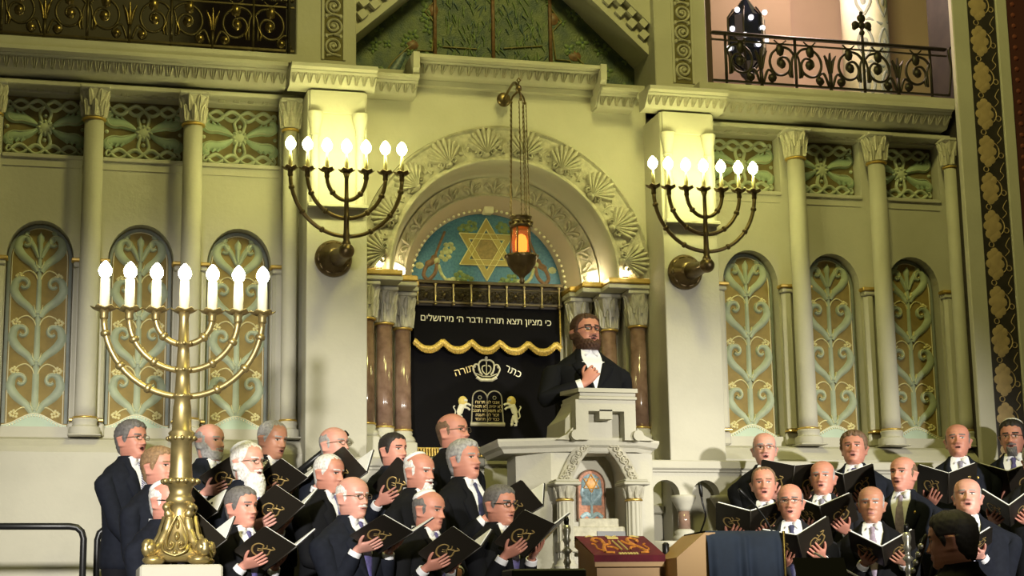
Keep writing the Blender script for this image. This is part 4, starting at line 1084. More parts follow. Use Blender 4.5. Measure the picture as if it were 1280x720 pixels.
def striped(name, c1, c2, sc_=28):
    m_ = mat(name, c1, .55); nt = m_.node_tree; tc = nt.nodes.new('ShaderNodeTexCoord'); mp = nt.nodes.new('ShaderNodeMapping'); mp.inputs['Rotation'].default_value = (0, .8, 0)
    w_ = nt.nodes.new('ShaderNodeTexWave'); w_.inputs['Scale'].default_value = sc_; rp = nt.nodes.new('ShaderNodeValToRGB'); rp.color_ramp.interpolation = 'CONSTANT'
    rp.color_ramp.elements[0].color = (*c1, 1); rp.color_ramp.elements[1].color = (*c2, 1); rp.color_ramp.elements[1].position = .62
    nt.links.new(tc.outputs['Object'], mp.inputs['Vector']); nt.links.new(mp.outputs[0], w_.inputs['Vector']); nt.links.new(w_.outputs['Fac'], rp.inputs['Fac']); nt.links.new(rp.outputs['Color'], nt.nodes['Principled BSDF'].inputs['Base Color']); return m_
TIES['striped'] = striped('striped_tie', (.03, .028, .10), (.55, .55, .66))
ROW = {'back': (-.78, .42), 'middle': (-1.38, .21), 'front': (-1.98, 0.0)}
# risers of the choir
for s, x0, x1 in ((-1, -3.05, -.62), (1, .92, 3.4)):
    t = empty('choir_riser', (0, 0, 0), 0, 'grey stepped riser under the %s half of the choir' % ('left' if s < 0 else 'right'), 'riser')
    mb = MB(); mb.box((x0, -1.08, .002), (x1, -.50, .42), bev=.01); mb.build('upper_step', STAGE, t, smooth=False)
    mb = MB(); mb.box((x0, -1.68, .002), (x1, -1.08, .21), bev=.01); mb.build('lower_step', STAGE, t, smooth=False)
def singer(label, short, px, py, row, a, fold=None, **d):
    Y, rz = ROW[row]; rz += .003; Y += d.pop('dy', 0)
    p = at(px, py, Y); d['h'] = p.z-rz; d['a'] = a; d['base'] = (p.x, Y, rz)
    if d.get('hair') in ('full',): d['h'] -= .014
    H = d['h']/1.75; M = Matrix.Translation(d['base']) @ Matrix.Rotation(R(a), 4, 'Z') @ Matrix.Scale(H, 4); inv = M.inverted()
    d.setdefault('tie', TIES['violet']); arms = d.setdefault('arms', {})
    if fold:
        fx, fy, beta, tilt = fold[0], fold[1], R(fold[2]), R(fold[3]); fwd = fold[4] if len(fold) > 4 else .33; tw = R(fold[5] if len(fold) > 5 else 0); ro = R(fold[6] if len(fold) > 6 else 0)
        P = at(fx, fy, Y-fwd*cos(R(a))); loc = inv @ P; loc.x = max(-.2, min(.2, loc.x)); loc.y = -fwd/H
        F = Matrix.Translation(loc) @ Matrix.Rotation(tw, 4, 'Z') @ Matrix.Rotation(ro, 4, 'Y') @ Matrix.Rotation(tilt, 4, 'X')
        folder(M @ F, beta, 'open black song folder held by the '+short, scale=1/H)
        for sgn in (-1, 1):
            if sgn in arms: continue
            cd_ = V((sgn*cos(beta), sin(beta), 0)); no = V((sgn*sin(beta), -cos(beta), 0))
            c = F @ (cd_*.095+V((0, 0, -.115))+no*.020); R3 = F.to_3x3(); fdir = R3 @ (cd_*-.35+V((0, 0, .95))); nn = R3 @ (-no)
            arms[sgn] = {'w': c-fdir.normalized()*.085, 'F': fdir, 'N': nn, 'curl': .25, 'spread': .07, 'thumb': .2}
    elif not arms:
        arms[-1] = {'w': V((-.07, -.25, 1.02)), 'F': V((.85, -.2, -.1)), 'N': V((.1, .9, 0)), 'curl': .5}; arms[1] = {'w': V((.08, -.27, 1.0)), 'F': V((-.85, -.1, -.1)), 'N': V((-.1, .9, 0)), 'curl': .6}
    return person(label, d)
# ---- left half, back row
singer('person in dark suit and glasses at far left with clasped hands', '', 166, 524, 'back', 40, hair='full', hc='dark_grey', ht=.012, glasses='thin', mouth=.9, skin=1, tie=TIES['striped'], hy=2, hp=-3,
       arms={-1: {'w': V((-.10, -.21, .90)), 'F': V((.9, -.25, -.35)), 'N': V((.2, .9, -.1)), 'curl': .5}, 1: {'w': V((.10, -.22, .88)), 'F': V((-.9, -.2, -.2)), 'N': V((-.2, .9, 0)), 'curl': .6}})
singer('bald person with short grey beard, back row just right of the brass candelabrum', 'bald man with short grey beard', 263, 530, 'back', 40, (291, 612, 40, 68), dy=-0.08, hair='fringe', ht=.002, beard='short', bc='grey', mouth=.1, hy=2, hp=-2, skin=3, tie=TIES['navy'], suit=0, pin=1)
singer('person with greying temples and lowered gaze, back row behind the long white beard', 'man with greying temples and lowered gaze', 338, 526, 'back', 36, (354, 612, 34, 66), dy=0.1, hair='receding', hc='grey', ht=.005, mouth=.35, skin=2, hy=0, hp=9, suit=2, tie=TIES['grey'], pin=1)
singer('bald person with thin glasses, back row in front of the left pier', 'bald man before the left pier', 419, 534, 'back', 36, (396, 606, 52, 66), dy=-0.06, hair='fringe', hc='grey', ht=.001, glasses='thin', mouth=.5, hy=4, hp=-4, skin=3)
singer('young person with short dark hair in the back row beside the dark marble columns', 'young dark-haired man in the back row', 492, 539, 'back', 32, (498, 620, 58, 54), dy=0.12, hair='full', hc='black', ht=.006, mouth=.35, hy=2, hp=-2, suit=0, skin=0, fw=.98)
singer('tall balding person with rimless glasses before the black ark curtain', '', 567, 517, 'back', 38, hair='fringe', hc='brown', ht=.004, glasses='thin', mouth=.7, hy=6, hp=-4, suit=2, skin=1)
# ---- left half, middle row
singer('young person with swept light brown hair left of the candelabrum stem', 'young man left of the candelabrum', 200, 557, 'middle', 42, (250, 654, 46, 66), hair='full', hc='light_brown', ht=.012, mouth=.7, hy=4, hp=-3, skin=0)
singer('person with long white beard, white skullcap and glasses', 'man with the long white beard', 310, 554, 'middle', 36, (364, 648, 36, 60), dy=-0.06, hair='receding', hc='white', ht=.009, cap='white', beard='long', bc='white', glasses='thin', mouth=.3, skin=3, hy=4)
singer('elderly person with thin white hair, middle row behind the white moustache', '', 409, 568, 'middle', 38, dy=0.1, hair='receding', hc='white', ht=.004, mouth=.3, hy=4, hp=6, skin=1, suit=2)
singer('tanned person with white moustache, short beard and white skullcap', '', 522, 566, 'middle', 36, dy=-0.12, hair='fringe', hc='white', ht=.003, cap='white', beard='goatee', bc='white', mouth=.3, hy=2, hp=5, skin=1, suit=2)
singer('tall person with wavy grey hair and dark blue tie in the middle row', 'tall man with wavy grey hair', 582, 548, 'middle', 34, (664, 645, 50, 66, .40, 10), dy=0.14, hair='full', hc='grey', ht=.013, mouth=.75, hy=2, hp=-5, skin=1, suit=2, tie=TIES['navy'], wide=1.05)
# ---- left half, front row
singer('person with white skullcap half hidden behind the brass candelabrum base', 'man half hidden behind the candelabrum base', 207, 601, 'front', 42, (258, 692, 46, 62), dy=-0.1, hair='fringe', hc='white', ht=.005, cap='white', glasses='dark', beard='moustache', bc='white', mouth=.3, skin=0, hy=2, hp=4)
singer('clean-shaven person with grey brown hair and violet tie, front row right of the candelabrum', 'clean-shaven man with the violet tie', 302, 606, 'front', 32, (352, 698, 32, 66), dy=0.05, hair='full', hc='dark_grey', ht=.008, mouth=.05, hy=6, hp=0, skin=0, suit=2, pin=1)
singer('bald person with white moustache and glasses in the front row', 'bald man with white moustache', 440, 596, 'front', 32, (498, 678, 26, 70), dy=-0.12, hair='fringe', hc='white', ht=.003, glasses='thin', beard='moustache', bc='white', mouth=.2, hy=2, hp=2, skin=3, wide=1.06, belly=.6)
singer('balding person with grey temples and lowered eyes, front row second from the pulpit', 'balding man second from the pulpit', 533, 613, 'front', 38, (568, 700, 34, 62), dy=0.08, hair='fringe', hc='dark_grey', ht=.006, cap='white', mouth=.1, hy=6, hp=7, skin=1, suit=2)
singer('person with brown hair and glasses nearest the pulpit in the front row', 'man with glasses nearest the pulpit', 624, 604, 'front', 32, (672, 676, 26, 54), hair='full', hc='dark_grey', ht=.009, glasses='dark', mouth=.3, hy=0, hp=2, skin=1, suit=2)
# ---- right half, back row
singer('bald person with thin glasses, leftmost in the right half of the choir', 'leftmost bald man of the right half', 955, 541, 'back', -18, (990, 605, 14, 42, .33, 0, 4), hair='fringe', hc='grey', ht=.002, glasses='thin', mouth=.8, hy=-2, hp=-5, skin=3, suit=2)
singer('person with thick dark hair and violet tie, back row beneath the middle right column', 'man with thick dark hair', 1066, 537, 'back', -30, (1056, 612, 26, 50), hair='full', hc='brown', ht=.012, mouth=.55, hy=-2, hp=-7, skin=1, wide=1.06, fw=1.05, fat=.5, pin=1)
singer('tall bald person with dark side hair before the rightmost arched panel', 'tall bald man before the rightmost arched panel', 1196, 530, 'back', -24, (1186, 610, 26, 50), dy=-0.08, hair='fringe', hc='dark_grey', ht=.005, mouth=.6, hy=-6, hp=-9, skin=1, tie=TIES['grey'], pin=1)
singer('dark-haired person with white skullcap and goatee before the black painted band', 'dark-haired man with white skullcap', 1264, 523, 'back', -34, (1262, 606, 24, 54), dy=0.06, hair='full', hc='black', ht=.008, cap='white', beard='goatee', bc='dark_grey', glasses='thin', mouth=.5, hy=-4, hp=0, skin=1)
# ---- right half, middle row
singer('person with cropped dark hair above the navy draped stand', 'man above the navy draped stand', 954, 584, 'middle', -20, (938, 656, 20, 58), dy=-0.12, hair='receding', hc='brown', ht=.004, mouth=.7, hy=-2, hp=-4, skin=1, suit=2, tie=TIES['navy'])
singer('bald person with silver tie, middle row behind the glasses wearer', 'bald man with the silver tie', 1027, 576, 'middle', -34, (1030, 650, 26, 58), dy=0.06, hair='fringe', hc='grey', ht=.002, mouth=.5, hy=0, hp=-6, skin=1, suit=1, tie=TIES['grey'], fat=.3)
singer('person with dark hair around a bald crown, head turned left', '', 1127, 571, 'middle', -44, hair='fringe', hc='brown', ht=.006, mouth=.6, hy=-10, hp=-6, skin=0, suit=0, tie=TIES['lilac'], pin=1)
singer('grey suited person cut off by the right edge of the photo', 'grey suited man at the right edge', 1294, 552, 'middle', -30, (1262, 644, 38, 66), hair='full', hc='grey', mouth=.4, skin=1, suit=1)
# ---- right half, front row
singer('person with thin glasses and blue tie, front row beside the navy draped stand', 'man with the blue tie', 987, 605, 'front', -24, (1000, 686, 24, 60, .31, 0, -10), hair='fringe', hc='dark_grey', ht=.006, glasses='thin', mouth=.5, hy=-2, hp=-3, skin=1, suit=1, tie=TIES['navy'], fw=.95)
singer('bald tanned person with lilac tie and lapel pin in the right front row', 'bald man with the lilac tie', 1088, 608, 'front', -28, (1104, 696, 30, 70), mouth=.15, hy=-2, hp=-4, skin=2, suit=2, tie=TIES['lilac'], pin=1, hair='fringe', hc='grey', ht=.003)
singer('stout bald person with striped tie and raised chin', 'stout man with the striped tie', 1208, 598, 'front', -28, (1202, 692, 32, 74), hair='fringe', hc='grey', ht=.002, mouth=.6, hy=-2, hp=-10, skin=3, tie=TIES['striped'], wide=1.14, belly=.8, fat=.9, fw=1.04, suit=0, pin=1)
# =================================================================== candelabra
BULBF = mat('white_lamp_glow', (1, .97, .85), .5, emit=(1.0, .93, .66), estr=42)
BULBW = mat('yellow_lamp_glow', (1, .95, .7), .5, emit=(1.0, .97, .36), estr=85)
def candelabrum(t, metal, X, zp, joints, offs, ztop, ctop, rb, rc, bulb, candle, y=0):
    """seven lights: a stem and three nested pairs of curved branches, in the plane y of the Empty t"""
    n = len(offs)
    for e in (-1, 1):
        for j, (zj, a) in enumerate(zip(joints, offs)):
            mb = MB(); P = [(e*a*sin(q*PI/2/14), y, zj+(zp-.03-zj)*(1-cos(q*PI/2/14))) for q in range(15)]
            mb.tube(P, rb, 10)
            for q in ((4, 8, 12) if j == 2 else (5, 10) if j == 1 else (7,)):
                d = V(P[min(q+1, 14)])-V(P[q-1]); mb.lathe([(rb, -rb*1.0), (rb*1.5, -rb*.5), (rb*1.55, 0), (rb*1.5, rb*.5), (rb, rb*1.0)], P[q], 10, 0, d.normalized())
            mb.lathe([(rb, -.03), (rb*1.35, -.02), (rb*1.2, 0), (rb*1.7, .018), (rb*2.2, .028)], (e*a, y, zp-.02), 10)
            mb.build('branch', metal, t)
    pos = [0]+[e*a for a in offs for e in (-1, 1)]
    for x in pos:
        mb = MB(); k = rb*2.2
        rings = []
        for r, z in ((.3*k, -.004), (1.05*k, .0), (1.75*k, .010), (1.7*k, .014), (.9*k, .006), (.3*k, .008)):
            rings.append([(x+r*(1+(.10*cos(6*2*PI*i/24) if r > k else 0))*cos(2*PI*i/24), y+r*(1+(.10*cos(6*2*PI*i/24) if r > k else 0))*sin(2*PI*i/24), zp+z+(.006*cos(6*2*PI*i/24) if r > k else 0)) for i in range(24)])
        mb.loft(rings); mb.build('drip_pan', metal, t)
        mb = MB(); mb.lathe([(rc, zp+.006), (rc*.97, (zp+ctop)/2), (rc*.86 if rc > .02 else rc*.45, ctop)], (x, y, 0), 12); c = mb.build('candle', candle, t)
        mb = MB(); h = .052 if rc > .02 else .045; mb.lathe([(.010, ctop), (.026, ctop+.015), (.034, ctop+.034), (.033, ctop+.05), (.022, ctop+.072), (.006, ctop+.09)], (x, y, 0), 12); mb.build('glowing_bulb', bulb, c)

OFF = (.128, .255, .365)
for s, X in ((-1, -1.243), (1, 1.222)):
    t = empty('wall_candelabrum', (X, -.66, 0), 0, 'bronze seven-branched wall candelabrum with glowing lamps on the %s pier' % ('left' if s < 0 else 'right'), 'candelabrum', 'wall candelabra beside the ark')
    candelabrum(t, BRONZE, X, 3.765, (3.575, 3.455, 3.335), OFF, 3.765, 3.895, .0135, .014, BULBW, mat('dull_candle_tube', (.42, .38, .20), .45))
    mb = MB(); mb.lathe([(.030, 3.265), (.030, 3.29), (.020, 3.31), (.026, 3.335), (.019, 3.36), (.017, 3.44), (.025, 3.455), (.017, 3.475), (.015, 3.56), (.023, 3.575), (.014, 3.595), (.013, 3.72), (.026, 3.76)], (0, 0, 0), 14); mb.build('stem', BRONZE, t)
    mb = MB(); mb.sphere((0, 0, 3.24), .052, 18, 12); mb.lathe([(.03, -.05), (.042, -.03), (.04, .03), (.055, .2), (.07, .34)], (0, .02, 3.24), 16, 0, V((-.06*s*0-.05, 1, .06)).normalized()); mb.build('bracket_arm', BRONZE, t)
    mb = MB(); c = (-.03, .355, 3.262); mb.lathe([(.125, 0), (.125, -.015), (.118, -.03), (.10, -.04), (.092, -.052), (.06, -.075), (.05, -.10)], c, 32, 0, V((0, 1, 0)))
    f = lambda u, v, k: (c[0]+u, c[1]-.034-k, c[2]+v)
    for q in range(10):
        a = 2*PI*q/10
        mb.relief([(.105*cos(a+z)*1.0, .105*sin(a+z)) for z in (-.22, -.1, .1, .22)], [.008, .026, .026, .008], .012, f)
        mb.relief([(.08*cos(a+.3+z), .08*sin(a+.3+z)) for z in (-.2, 0, .2)], [.006, .02, .006], .022, f)
    mb.build('wall_boss', BRONZE, t, smooth=True)

FX, FY = -2.397, -2.6
pt = MB(); pt.box((FX-.20, FY-.20, 0), (FX+.20, FY+.20, 1.165), bev=.012); o = pt.build('pedestal', STONE, None, smooth=False); tag(o, 'square pale stone pedestal carrying the big brass candelabrum', 'pedestal')
t = empty('floor_candelabrum', (FX, FY, 0), 0, 'tall polished brass seven-branched candelabrum with lit candles in front of the choir', 'candelabrum')
candelabrum(t, BRASS, FX, 2.452, (2.285, 2.150, 2.016), (.142, .275, .40), 2.452, 2.615, .0165, .0265, BULBF, CANDLE)
mb = MB(); mb.lathe([(.058, 1.56), (.060, 1.60), (.055, 1.66), (.053, 1.78), (.070, 1.795), (.072, 1.805), (.062, 1.815), (.068, 1.83), (.05, 1.845), (.046, 1.95), (.040, 2.0), (.052, 2.01), (.055, 2.018), (.040, 2.03), (.036, 2.10), (.034, 2.135), (.046, 2.145), (.048, 2.152), (.034, 2.165), (.031, 2.24), (.029, 2.27), (.042, 2.28), (.044, 2.288), (.028, 2.30), (.024, 2.42), (.03, 2.45)], (0, 0, 0), 20)
for z in (2.018, 2.152, 2.287):
    for q in range(8): mb.sphere((.045*cos(q*PI/4), .045*sin(q*PI/4), z), .011, 8, 6)
for q in range(12):
    a = q*PI/6; mb.sphere((.068*cos(a), .068*sin(a), 1.802), .012, 8, 6)
mb.build('stem', BRASS, t)
mb = MB(); mb.lathe([(.075, 1.185), (.15, 1.20), (.145, 1.23), (.105, 1.27), (.075, 1.33), (.06, 1.40), (.052, 1.44), (.058, 1.47), (.075, 1.49), (.06, 1.51), (.054, 1.53), (.062, 1.56), (.085, 1.575), (.09, 1.588), (.065, 1.60)], (0, 0, 0), 24)
for q in range(14):
    a = q*2*PI/14; mb.sphere((.087*cos(a), .087*sin(a), 1.585), .014, 8, 6)
mb.build('flared_base', BRASS, t)
for q in range(4):
    a = q*PI/2+PI/4-.2; ca, sa = cos(a), sin(a); mb = MB()
    P = smoothpath([(.055, 1.475), (.085, 1.465), (.075, 1.43), (.062, 1.40), (.085, 1.33), (.125, 1.265), (.185, 1.225), (.205, 1.25), (.19, 1.275), (.172, 1.262)], 6)
    rr_ = [.010+.014*min(1, i/14)+.004*sin(i) for i in range(len(P))]
    mb.tube([(r*ca, r*sa, z) for r, z in P], [min(.024, x) for x in rr_], 10)
    mb.sphere((.18*ca, .18*sa, 1.25), .034, 12, 8); mb.sphere((.155*ca, .155*sa, 1.19), (.055, .055, .026), 14, 8)
    mb.build('scroll_foot', BRASS, t)
    b = a+PI/4; cb, sb = cos(b), sin(b); mb = MB()
    def f(u, v, k, cb=cb, sb=sb): # on the flaring side between the feet
        z = 1.21+v; r = interp([(1.2, .15), (1.23, .145), (1.27, .105), (1.33, .078), (1.40, .063), (1.5, .06)], z)[0]+.012+k
        return (r*cb-u*sb, r*sb+u*cb, z)
    for e in (-1, 1):
        mb.relief([(e*(x), z) for x, z in smoothpath([(.005, .20), (.03, .15), (.05, .09), (.045, .045), (.02, .035), (.012, .06), (.028, .07)])], .013, .014, f)
        mb.dome((e*.026, .062), .012, .012, .02, f, 8); mb.relief([(e*x, z) for x, z in smoothpath([(.0, .0), (.035, .012), (.06, .03), (.07, .06)])], .012, .012, f)
    mb.dome((0, .10), .014, .022, .022, f, 10); mb.dome((0, .015), .014, .018, .02, f, 8); mb.dome((0, .16), .01, .025, .016, f, 8)
    mb.build('leaf_ornament', BRASS, t)

# =================================================================== hanging lamp
t = empty('hanging_lamp', (-.035, -.5, 0), 0, 'bronze hanging lamp with a red glowing light on long chains before the ark', 'lamp')
mb = MB(); mb.lathe([(.02, .0), (.05, -.005), (.052, -.02), (.04, -.03), (.015, -.035)], (.02, .5, 4.527), 20, 0, V((0, 1, 0)))
mb.tube(smoothpath([(.02, .48, 4.527), (.02, .3, 4.56), (0, .1, 4.53), (0, .02, 4.47)]), .010, 8); mb.tube(spiral(0, 0, .001, .001, 0, 1, 1) and [(0, 0, 4.44), (.0, -.004, 4.5), (.012, -.004, 4.515), (0, -.004, 4.53), (-.012, -.004, 4.515), (0, 0, 4.50)], .006, 6)
mb.sphere((0, 0, 4.455), (.022, .022, .03), 10, 8); mb.build('bracket', BRONZE, t)
for q in range(3):
    a = q*2*PI/3+.5; ca, sa = cos(a), sin(a); mb = MB()
    mb.tube(smoothpath([(0, 0, 4.44), (.02*ca, .02*sa, 4.425), (.045*ca, .045*sa, 4.40), (.055*ca, .055*sa, 4.37)]), .007, 6); mb.sphere((.055*ca, .055*sa, 4.365), .012, 8, 6)
    for w in (-.012, .012):
        A = V((.055*ca-w*sa, .055*sa+w*ca, 4.36)); B = V((.07*ca-w*sa, .07*sa+w*ca, 3.54)); n = 46
        mb.tube([A.lerp(B, i/n)+V((.0012*cos(i*PI), .0012*sin(i*PI), 0)) for i in range(n+1)], [.0042 if i % 2 else .0026 for i in range(n+1)], 6)
    mb.build('chain', BRONZE, t)
mb = MB(); mb.lathe([(.060, 3.475), (.078, 3.48), (.075, 3.50), (.068, 3.53), (.074, 3.55), (.078, 3.556), (.066, 3.56), (.03, 3.565)], (0, 0, 0), 24)
for q in range(12): mb.sphere((.074*cos(q*PI/6), .074*sin(q*PI/6), 3.515), .012, 8, 6)
mb.build('crown_ring', BRONZE, t)
mb = MB(); mb.lathe([(.058, 3.30), (.062, 3.34), (.06, 3.44), (.055, 3.475)], (0, 0, 0), 20, cap=False); mb.build('glass_body', REDGLASS, t)
mb = MB(); mb.lathe([(.020, 3.305), (.040, 3.33), (.042, 3.39), (.03, 3.425), (.008, 3.44)], (0, 0, 0), 14); mb.build('red_light', FLAME, t)
for q in range(5):
    a = q*2*PI/5+.3; mb = MB(); mb.tube([(r*cos(a), r*sin(a), z) for r, z in ((.075, 3.29), (.072, 3.35), (.066, 3.42), (.07, 3.48))], .006, 6); mb.build('frame_bar', BRONZE, t)
mb = MB(); mb.lathe([(.012, 3.10), (.02, 3.115), (.012, 3.13), (.024, 3.15), (.055, 3.175), (.092, 3.225), (.105, 3.27), (.112, 3.285), (.106, 3.295), (.07, 3.30), (.03, 3.302)], (0, 0, 0), 24)
for q in range(16): mb.sphere((.108*cos(q*PI/8), .108*sin(q*PI/8), 3.285), .010, 8, 6)
mb.build('bowl', BRONZE, t)

# =================================================================== gallery railings
def rail_module(mb, lf, x, y, w=.55, sides=(-1, 1)):
    f = lambda u, v, k: (x+u, y-k, v)
    W = lambda P, r: mb.tube([(x+u, y, v) for u, v in P], r, 6)
    for e in sides:
        W(smoothpath([(e*.012, 4.98), (e*.05, 5.02), (e*.115, 5.03), (e*.185, 4.98), (e*.205, 4.90), (e*.17, 4.83), (e*.11, 4.815), (e*.055, 4.85), (e*.045, 4.91), (e*.08, 4.955), (e*.13, 4.94), (e*.14, 4.90), (e*.115, 4.88)], 4), .010)
        W(smoothpath([(e*.03, 4.80), (e*.03, 4.92), (e*.012, 4.98)], 4), .009)
        W(smoothpath([(e*.26, 4.75), (e*.22, 4.85), (e*.165, 4.80), (e*.19, 4.76), (e*.215, 4.785)], 4), .010)
        W(smoothpath([(e*.07, 5.085), (e*.10, 5.06), (e*.13, 5.055), (e*.165, 5.085)], 4), .006)
        lf.dome((x+e*.11, 4.905), .034, .04, .02, lambda u, v, k: (u, y-k, v), 8); lf.dome((x+e*.12, 5.01), .035, .05, .018, lambda u, v, k: (u, y-k, v), 8)
        lf.dome((x+e*.19, 4.79), .035, .035, .02, lambda u, v, k: (u, y-k, v), 8)
        lf.relief([(x+e*.045, 4.80), (x+e*.055, 4.84), (x+e*.03, 4.90)], [.01, .03, .006], .016, lambda u, v, k: (u, y-k, v))
    for q in (-1, 0, 1) if -1 in sides else ():
        lf.relief(smoothpath([(x-w/2+q*.008, 4.85), (x-w/2+q*.02, 4.93), (x-w/2+q*.045, 4.99+.02*(q == 0))]), [.014, .03, .008], .02, lambda u, v, k: (u, y-k, v))
    if -1 in sides: W([(-w/2, 4.72), (-w/2, 4.86)], .014)
    W([(0, 4.72), (0, 5.1)], .011)
def railing(s, X0, X1, centres, y, metal, label, leafm):
    t = empty('gallery_railing', (0, 0, 0), 0, label, 'railing', 'wrought iron railings of the galleries')
    mb = MB(); mb.box((X0, y-.022, 5.095), (X1, y+.022, 5.118), bev=.008); mb.build('top_rail', metal, t, smooth=False)
    mb = MB(); mb.box((X0, y-.008, 5.05), (X1, y+.008, 5.06)); mb.box((X0, y-.01, 4.735), (X1, y+.01, 4.75)); mb.build('cross_rail', metal, t, smooth=False)
    for c in centres:
        a = MB(); b = MB(); rail_module(a, b, c, y, .55, (1,) if c-.28 < X0 else (-1,) if c+.28 > X1+.02 and s > 0 else (-1, 1))
        a.build('scroll', metal, t); b.build('iron_leaf', leafm, t)
    return t
t = railing(1, 1.53, 3.43, (1.64, 2.19, 2.74, 3.29), -.12, IRON, 'black wrought iron railing with trefoil finial on the right gallery', IRON)
mb = MB(); mb.tube([(2.74, -.12, 4.72), (2.74, -.12, 5.24)], .012, 8); mb.sphere((2.74, -.12, 5.19), .022, 10, 8); 
for x, z, r in ((0, 5.305, .035), (-.05, 5.25, .032), (.05, 5.25, .032), (0, 5.25, .03), (-.062, 5.225, .018), (.062, 5.225, .018), (0, 5.345, .016)): mb.sphere((2.74+x, -.12, z), (r, r*.5, r), 12, 8)
mb.build('trefoil_finial', IRON, t)
mb = MB(); mb.tube(smoothpath([(3.43, -.12, 4.74), (3.45, -.14, 4.95), (3.44, -.14, 5.1), (3.50, -.14, 5.12), (3.49, -.14, 5.05)]), .010, 6); mb.build('end_scroll', IRON, t)
railing(-1, -4.4, -1.52, (-1.80, -2.35, -2.90, -3.45, -4.0), -.12, DKBRONZE, 'dark bronze lattice railing on the left gallery', mat('glinting_bronze_leaf', (.20, .145, .055), .3, .9, var=.5, scale=30))
mb = MB(); mb.tube([(-1.56, -.14, 4.7), (-1.56, -.14, 5.6)], .012, 8); o = mb.build('iron_rod', IRON); tag(o, 'upright dark rod between left gallery railing and pier', 'rod')
# what stands in the right gallery
t = empty('gallery_pier', (3.28, .9, 0), 0, 'round white pier painted with interlaced loops in the right gallery', 'pier')
mb = MB(); mb.lathe([(.19, 4.7), (.19, 7.5)], (0, 0, 0), 28); mb.build('shaft', CREAM, t)
mb = MB(); f = lambda u, v, k: ((.19+k)*sin(u/.19), -(.19+k)*cos(u/.19), 4.8+v)
for k in range(4):
    z = .28+k*.36
    for e in (-1, 1):
        mb.relief(smoothpath([(e*.09, z-.13), (e*.15, z), (e*.09, z+.13), (e*.03, z), (e*.09, z-.13)], 6), .026, .006, f); mb.dome((e*.09, z), .025, .045, .008, f, 10)
    mb.relief([(-.16, z+.16), (-.05, z+.20), (.05, z+.16), (.16, z+.20)], .03, .006, f)
mb.build('painted_loops', mat('grey_green_paint', (.22, .24, .20), .7), t)
t = empty('gallery_lantern', (2.05, .45, 0), 0, 'dark glass lantern with glints made as glowing beads in the right gallery', 'lantern')
mb = MB(); mb.lathe([(.02, 4.95), (.06, 5.0), (.05, 5.03), (.11, 5.08), (.14, 5.2), (.14, 5.45), (.10, 5.5), (.03, 5.6)], (0, 0, 0), 12); mb.build('glass_body', mat('dark_blue_glass', (.01, .012, .03), .08, coat=1), t, smooth=False)
mb = MB()
for q in range(6): mb.tube([(r*cos(q*PI/3), r*sin(q*PI/3), z) for r, z in ((.02, 4.98), (.12, 5.07), (.15, 5.2), (.15, 5.45), (.10, 5.52))], .008, 6)
mb.sphere((0, 0, 4.94), .03, 10, 8); mb.tube([(0, 0, 4.7), (0, 0, 4.95)], .02, 8); mb.build('lantern_frame', IRON, t)
mb = MB()
for q in range(9): mb.sphere((.15*cos(q*.35-3.1), .15*sin(q*.35-3.1), 5.20+.07*((q*2) % 5)), .022, 8, 6)
mb.build('painted_glint', mat('painted_glint_glow', (1, 1, 1), .4, emit=(.9, .9, 1), estr=1.6), t)  # glowing beads stand in for glints on the dark glass, not bulbs

# =================================================================== pulpit
PY = -.98
def A(px, py, Y=PY): p = at(px, py, Y); return p.x, p.z
t = empty('pulpit', (0, 0, 0), 0, 'carved pale stone pulpit with a small star mosaic at the foot', 'pulpit')
x0, zt = A(719, 487); x1, _ = A(787, 487); xl, zl = A(622, 549); xr, _ = A(824, 553); zd = A(750, 548)[1]
xb0, _ = A(689, 600); xb1, _ = A(812, 600); xm = (x0+x1)/2
# desk
mb = MB(); D = .42
ou = []
for z, ox, yf, yb in ((zd, .075, .0, D+.02), (zd+.12, .07, .0, D), (zt-.14, .03, .0, D-.05), (zt-.055, .0, .0, D-.14)): ou.append([(x0-ox, PY+yf, z), (x1+ox*.4, PY+yf, z), (x1+ox*.4, PY+yb, z), (x0-ox, PY+yb, z)])
mb.loft(ou)
mb.build('desk', STONE, t, smooth=False)
mb = MB(); mb.box((x0-.010, PY-.112, zt-.075), (x1+.010, PY+D-.12, zt-.055), bev=.004); mb.box((x0-.003, PY-.104, zt-.055), (x1+.004, PY+D-.13, zt-.030), bev=.004); mb.loft([[(x0-.014, PY-.118, z), (x1+.014, PY-.118, z), (x1+.014, PY+D-.12, z+.03), (x0-.014, PY+D-.12, z+.03)] for z in (zt-.030, zt-.004)]); mb.build('desk_moulding', STONE, t, smooth=False)
# the battlement-shaped sinking on the desk's front, framed by raised slabs
fx0, fz1 = A(730, 516); fx1, fz0 = A(775, 541); w = fx1-fx0
mb = MB(); y0, y1 = PY-.095, PY+.02
mb.box((x0-.028, y0, zd-.02), (fx0, y1, zt-.075)); mb.box((fx1, y0, zd-.02), (x1+.004, y1, zt-.075)); mb.box((fx0, y0, fz1), (fx1, y1, zt-.075)); mb.box((fx0+w*.31, y0, fz1-.05), (fx1-w*.33, y1, fz1+.01))
mb.build('front_panel', STONE, t, smooth=False)
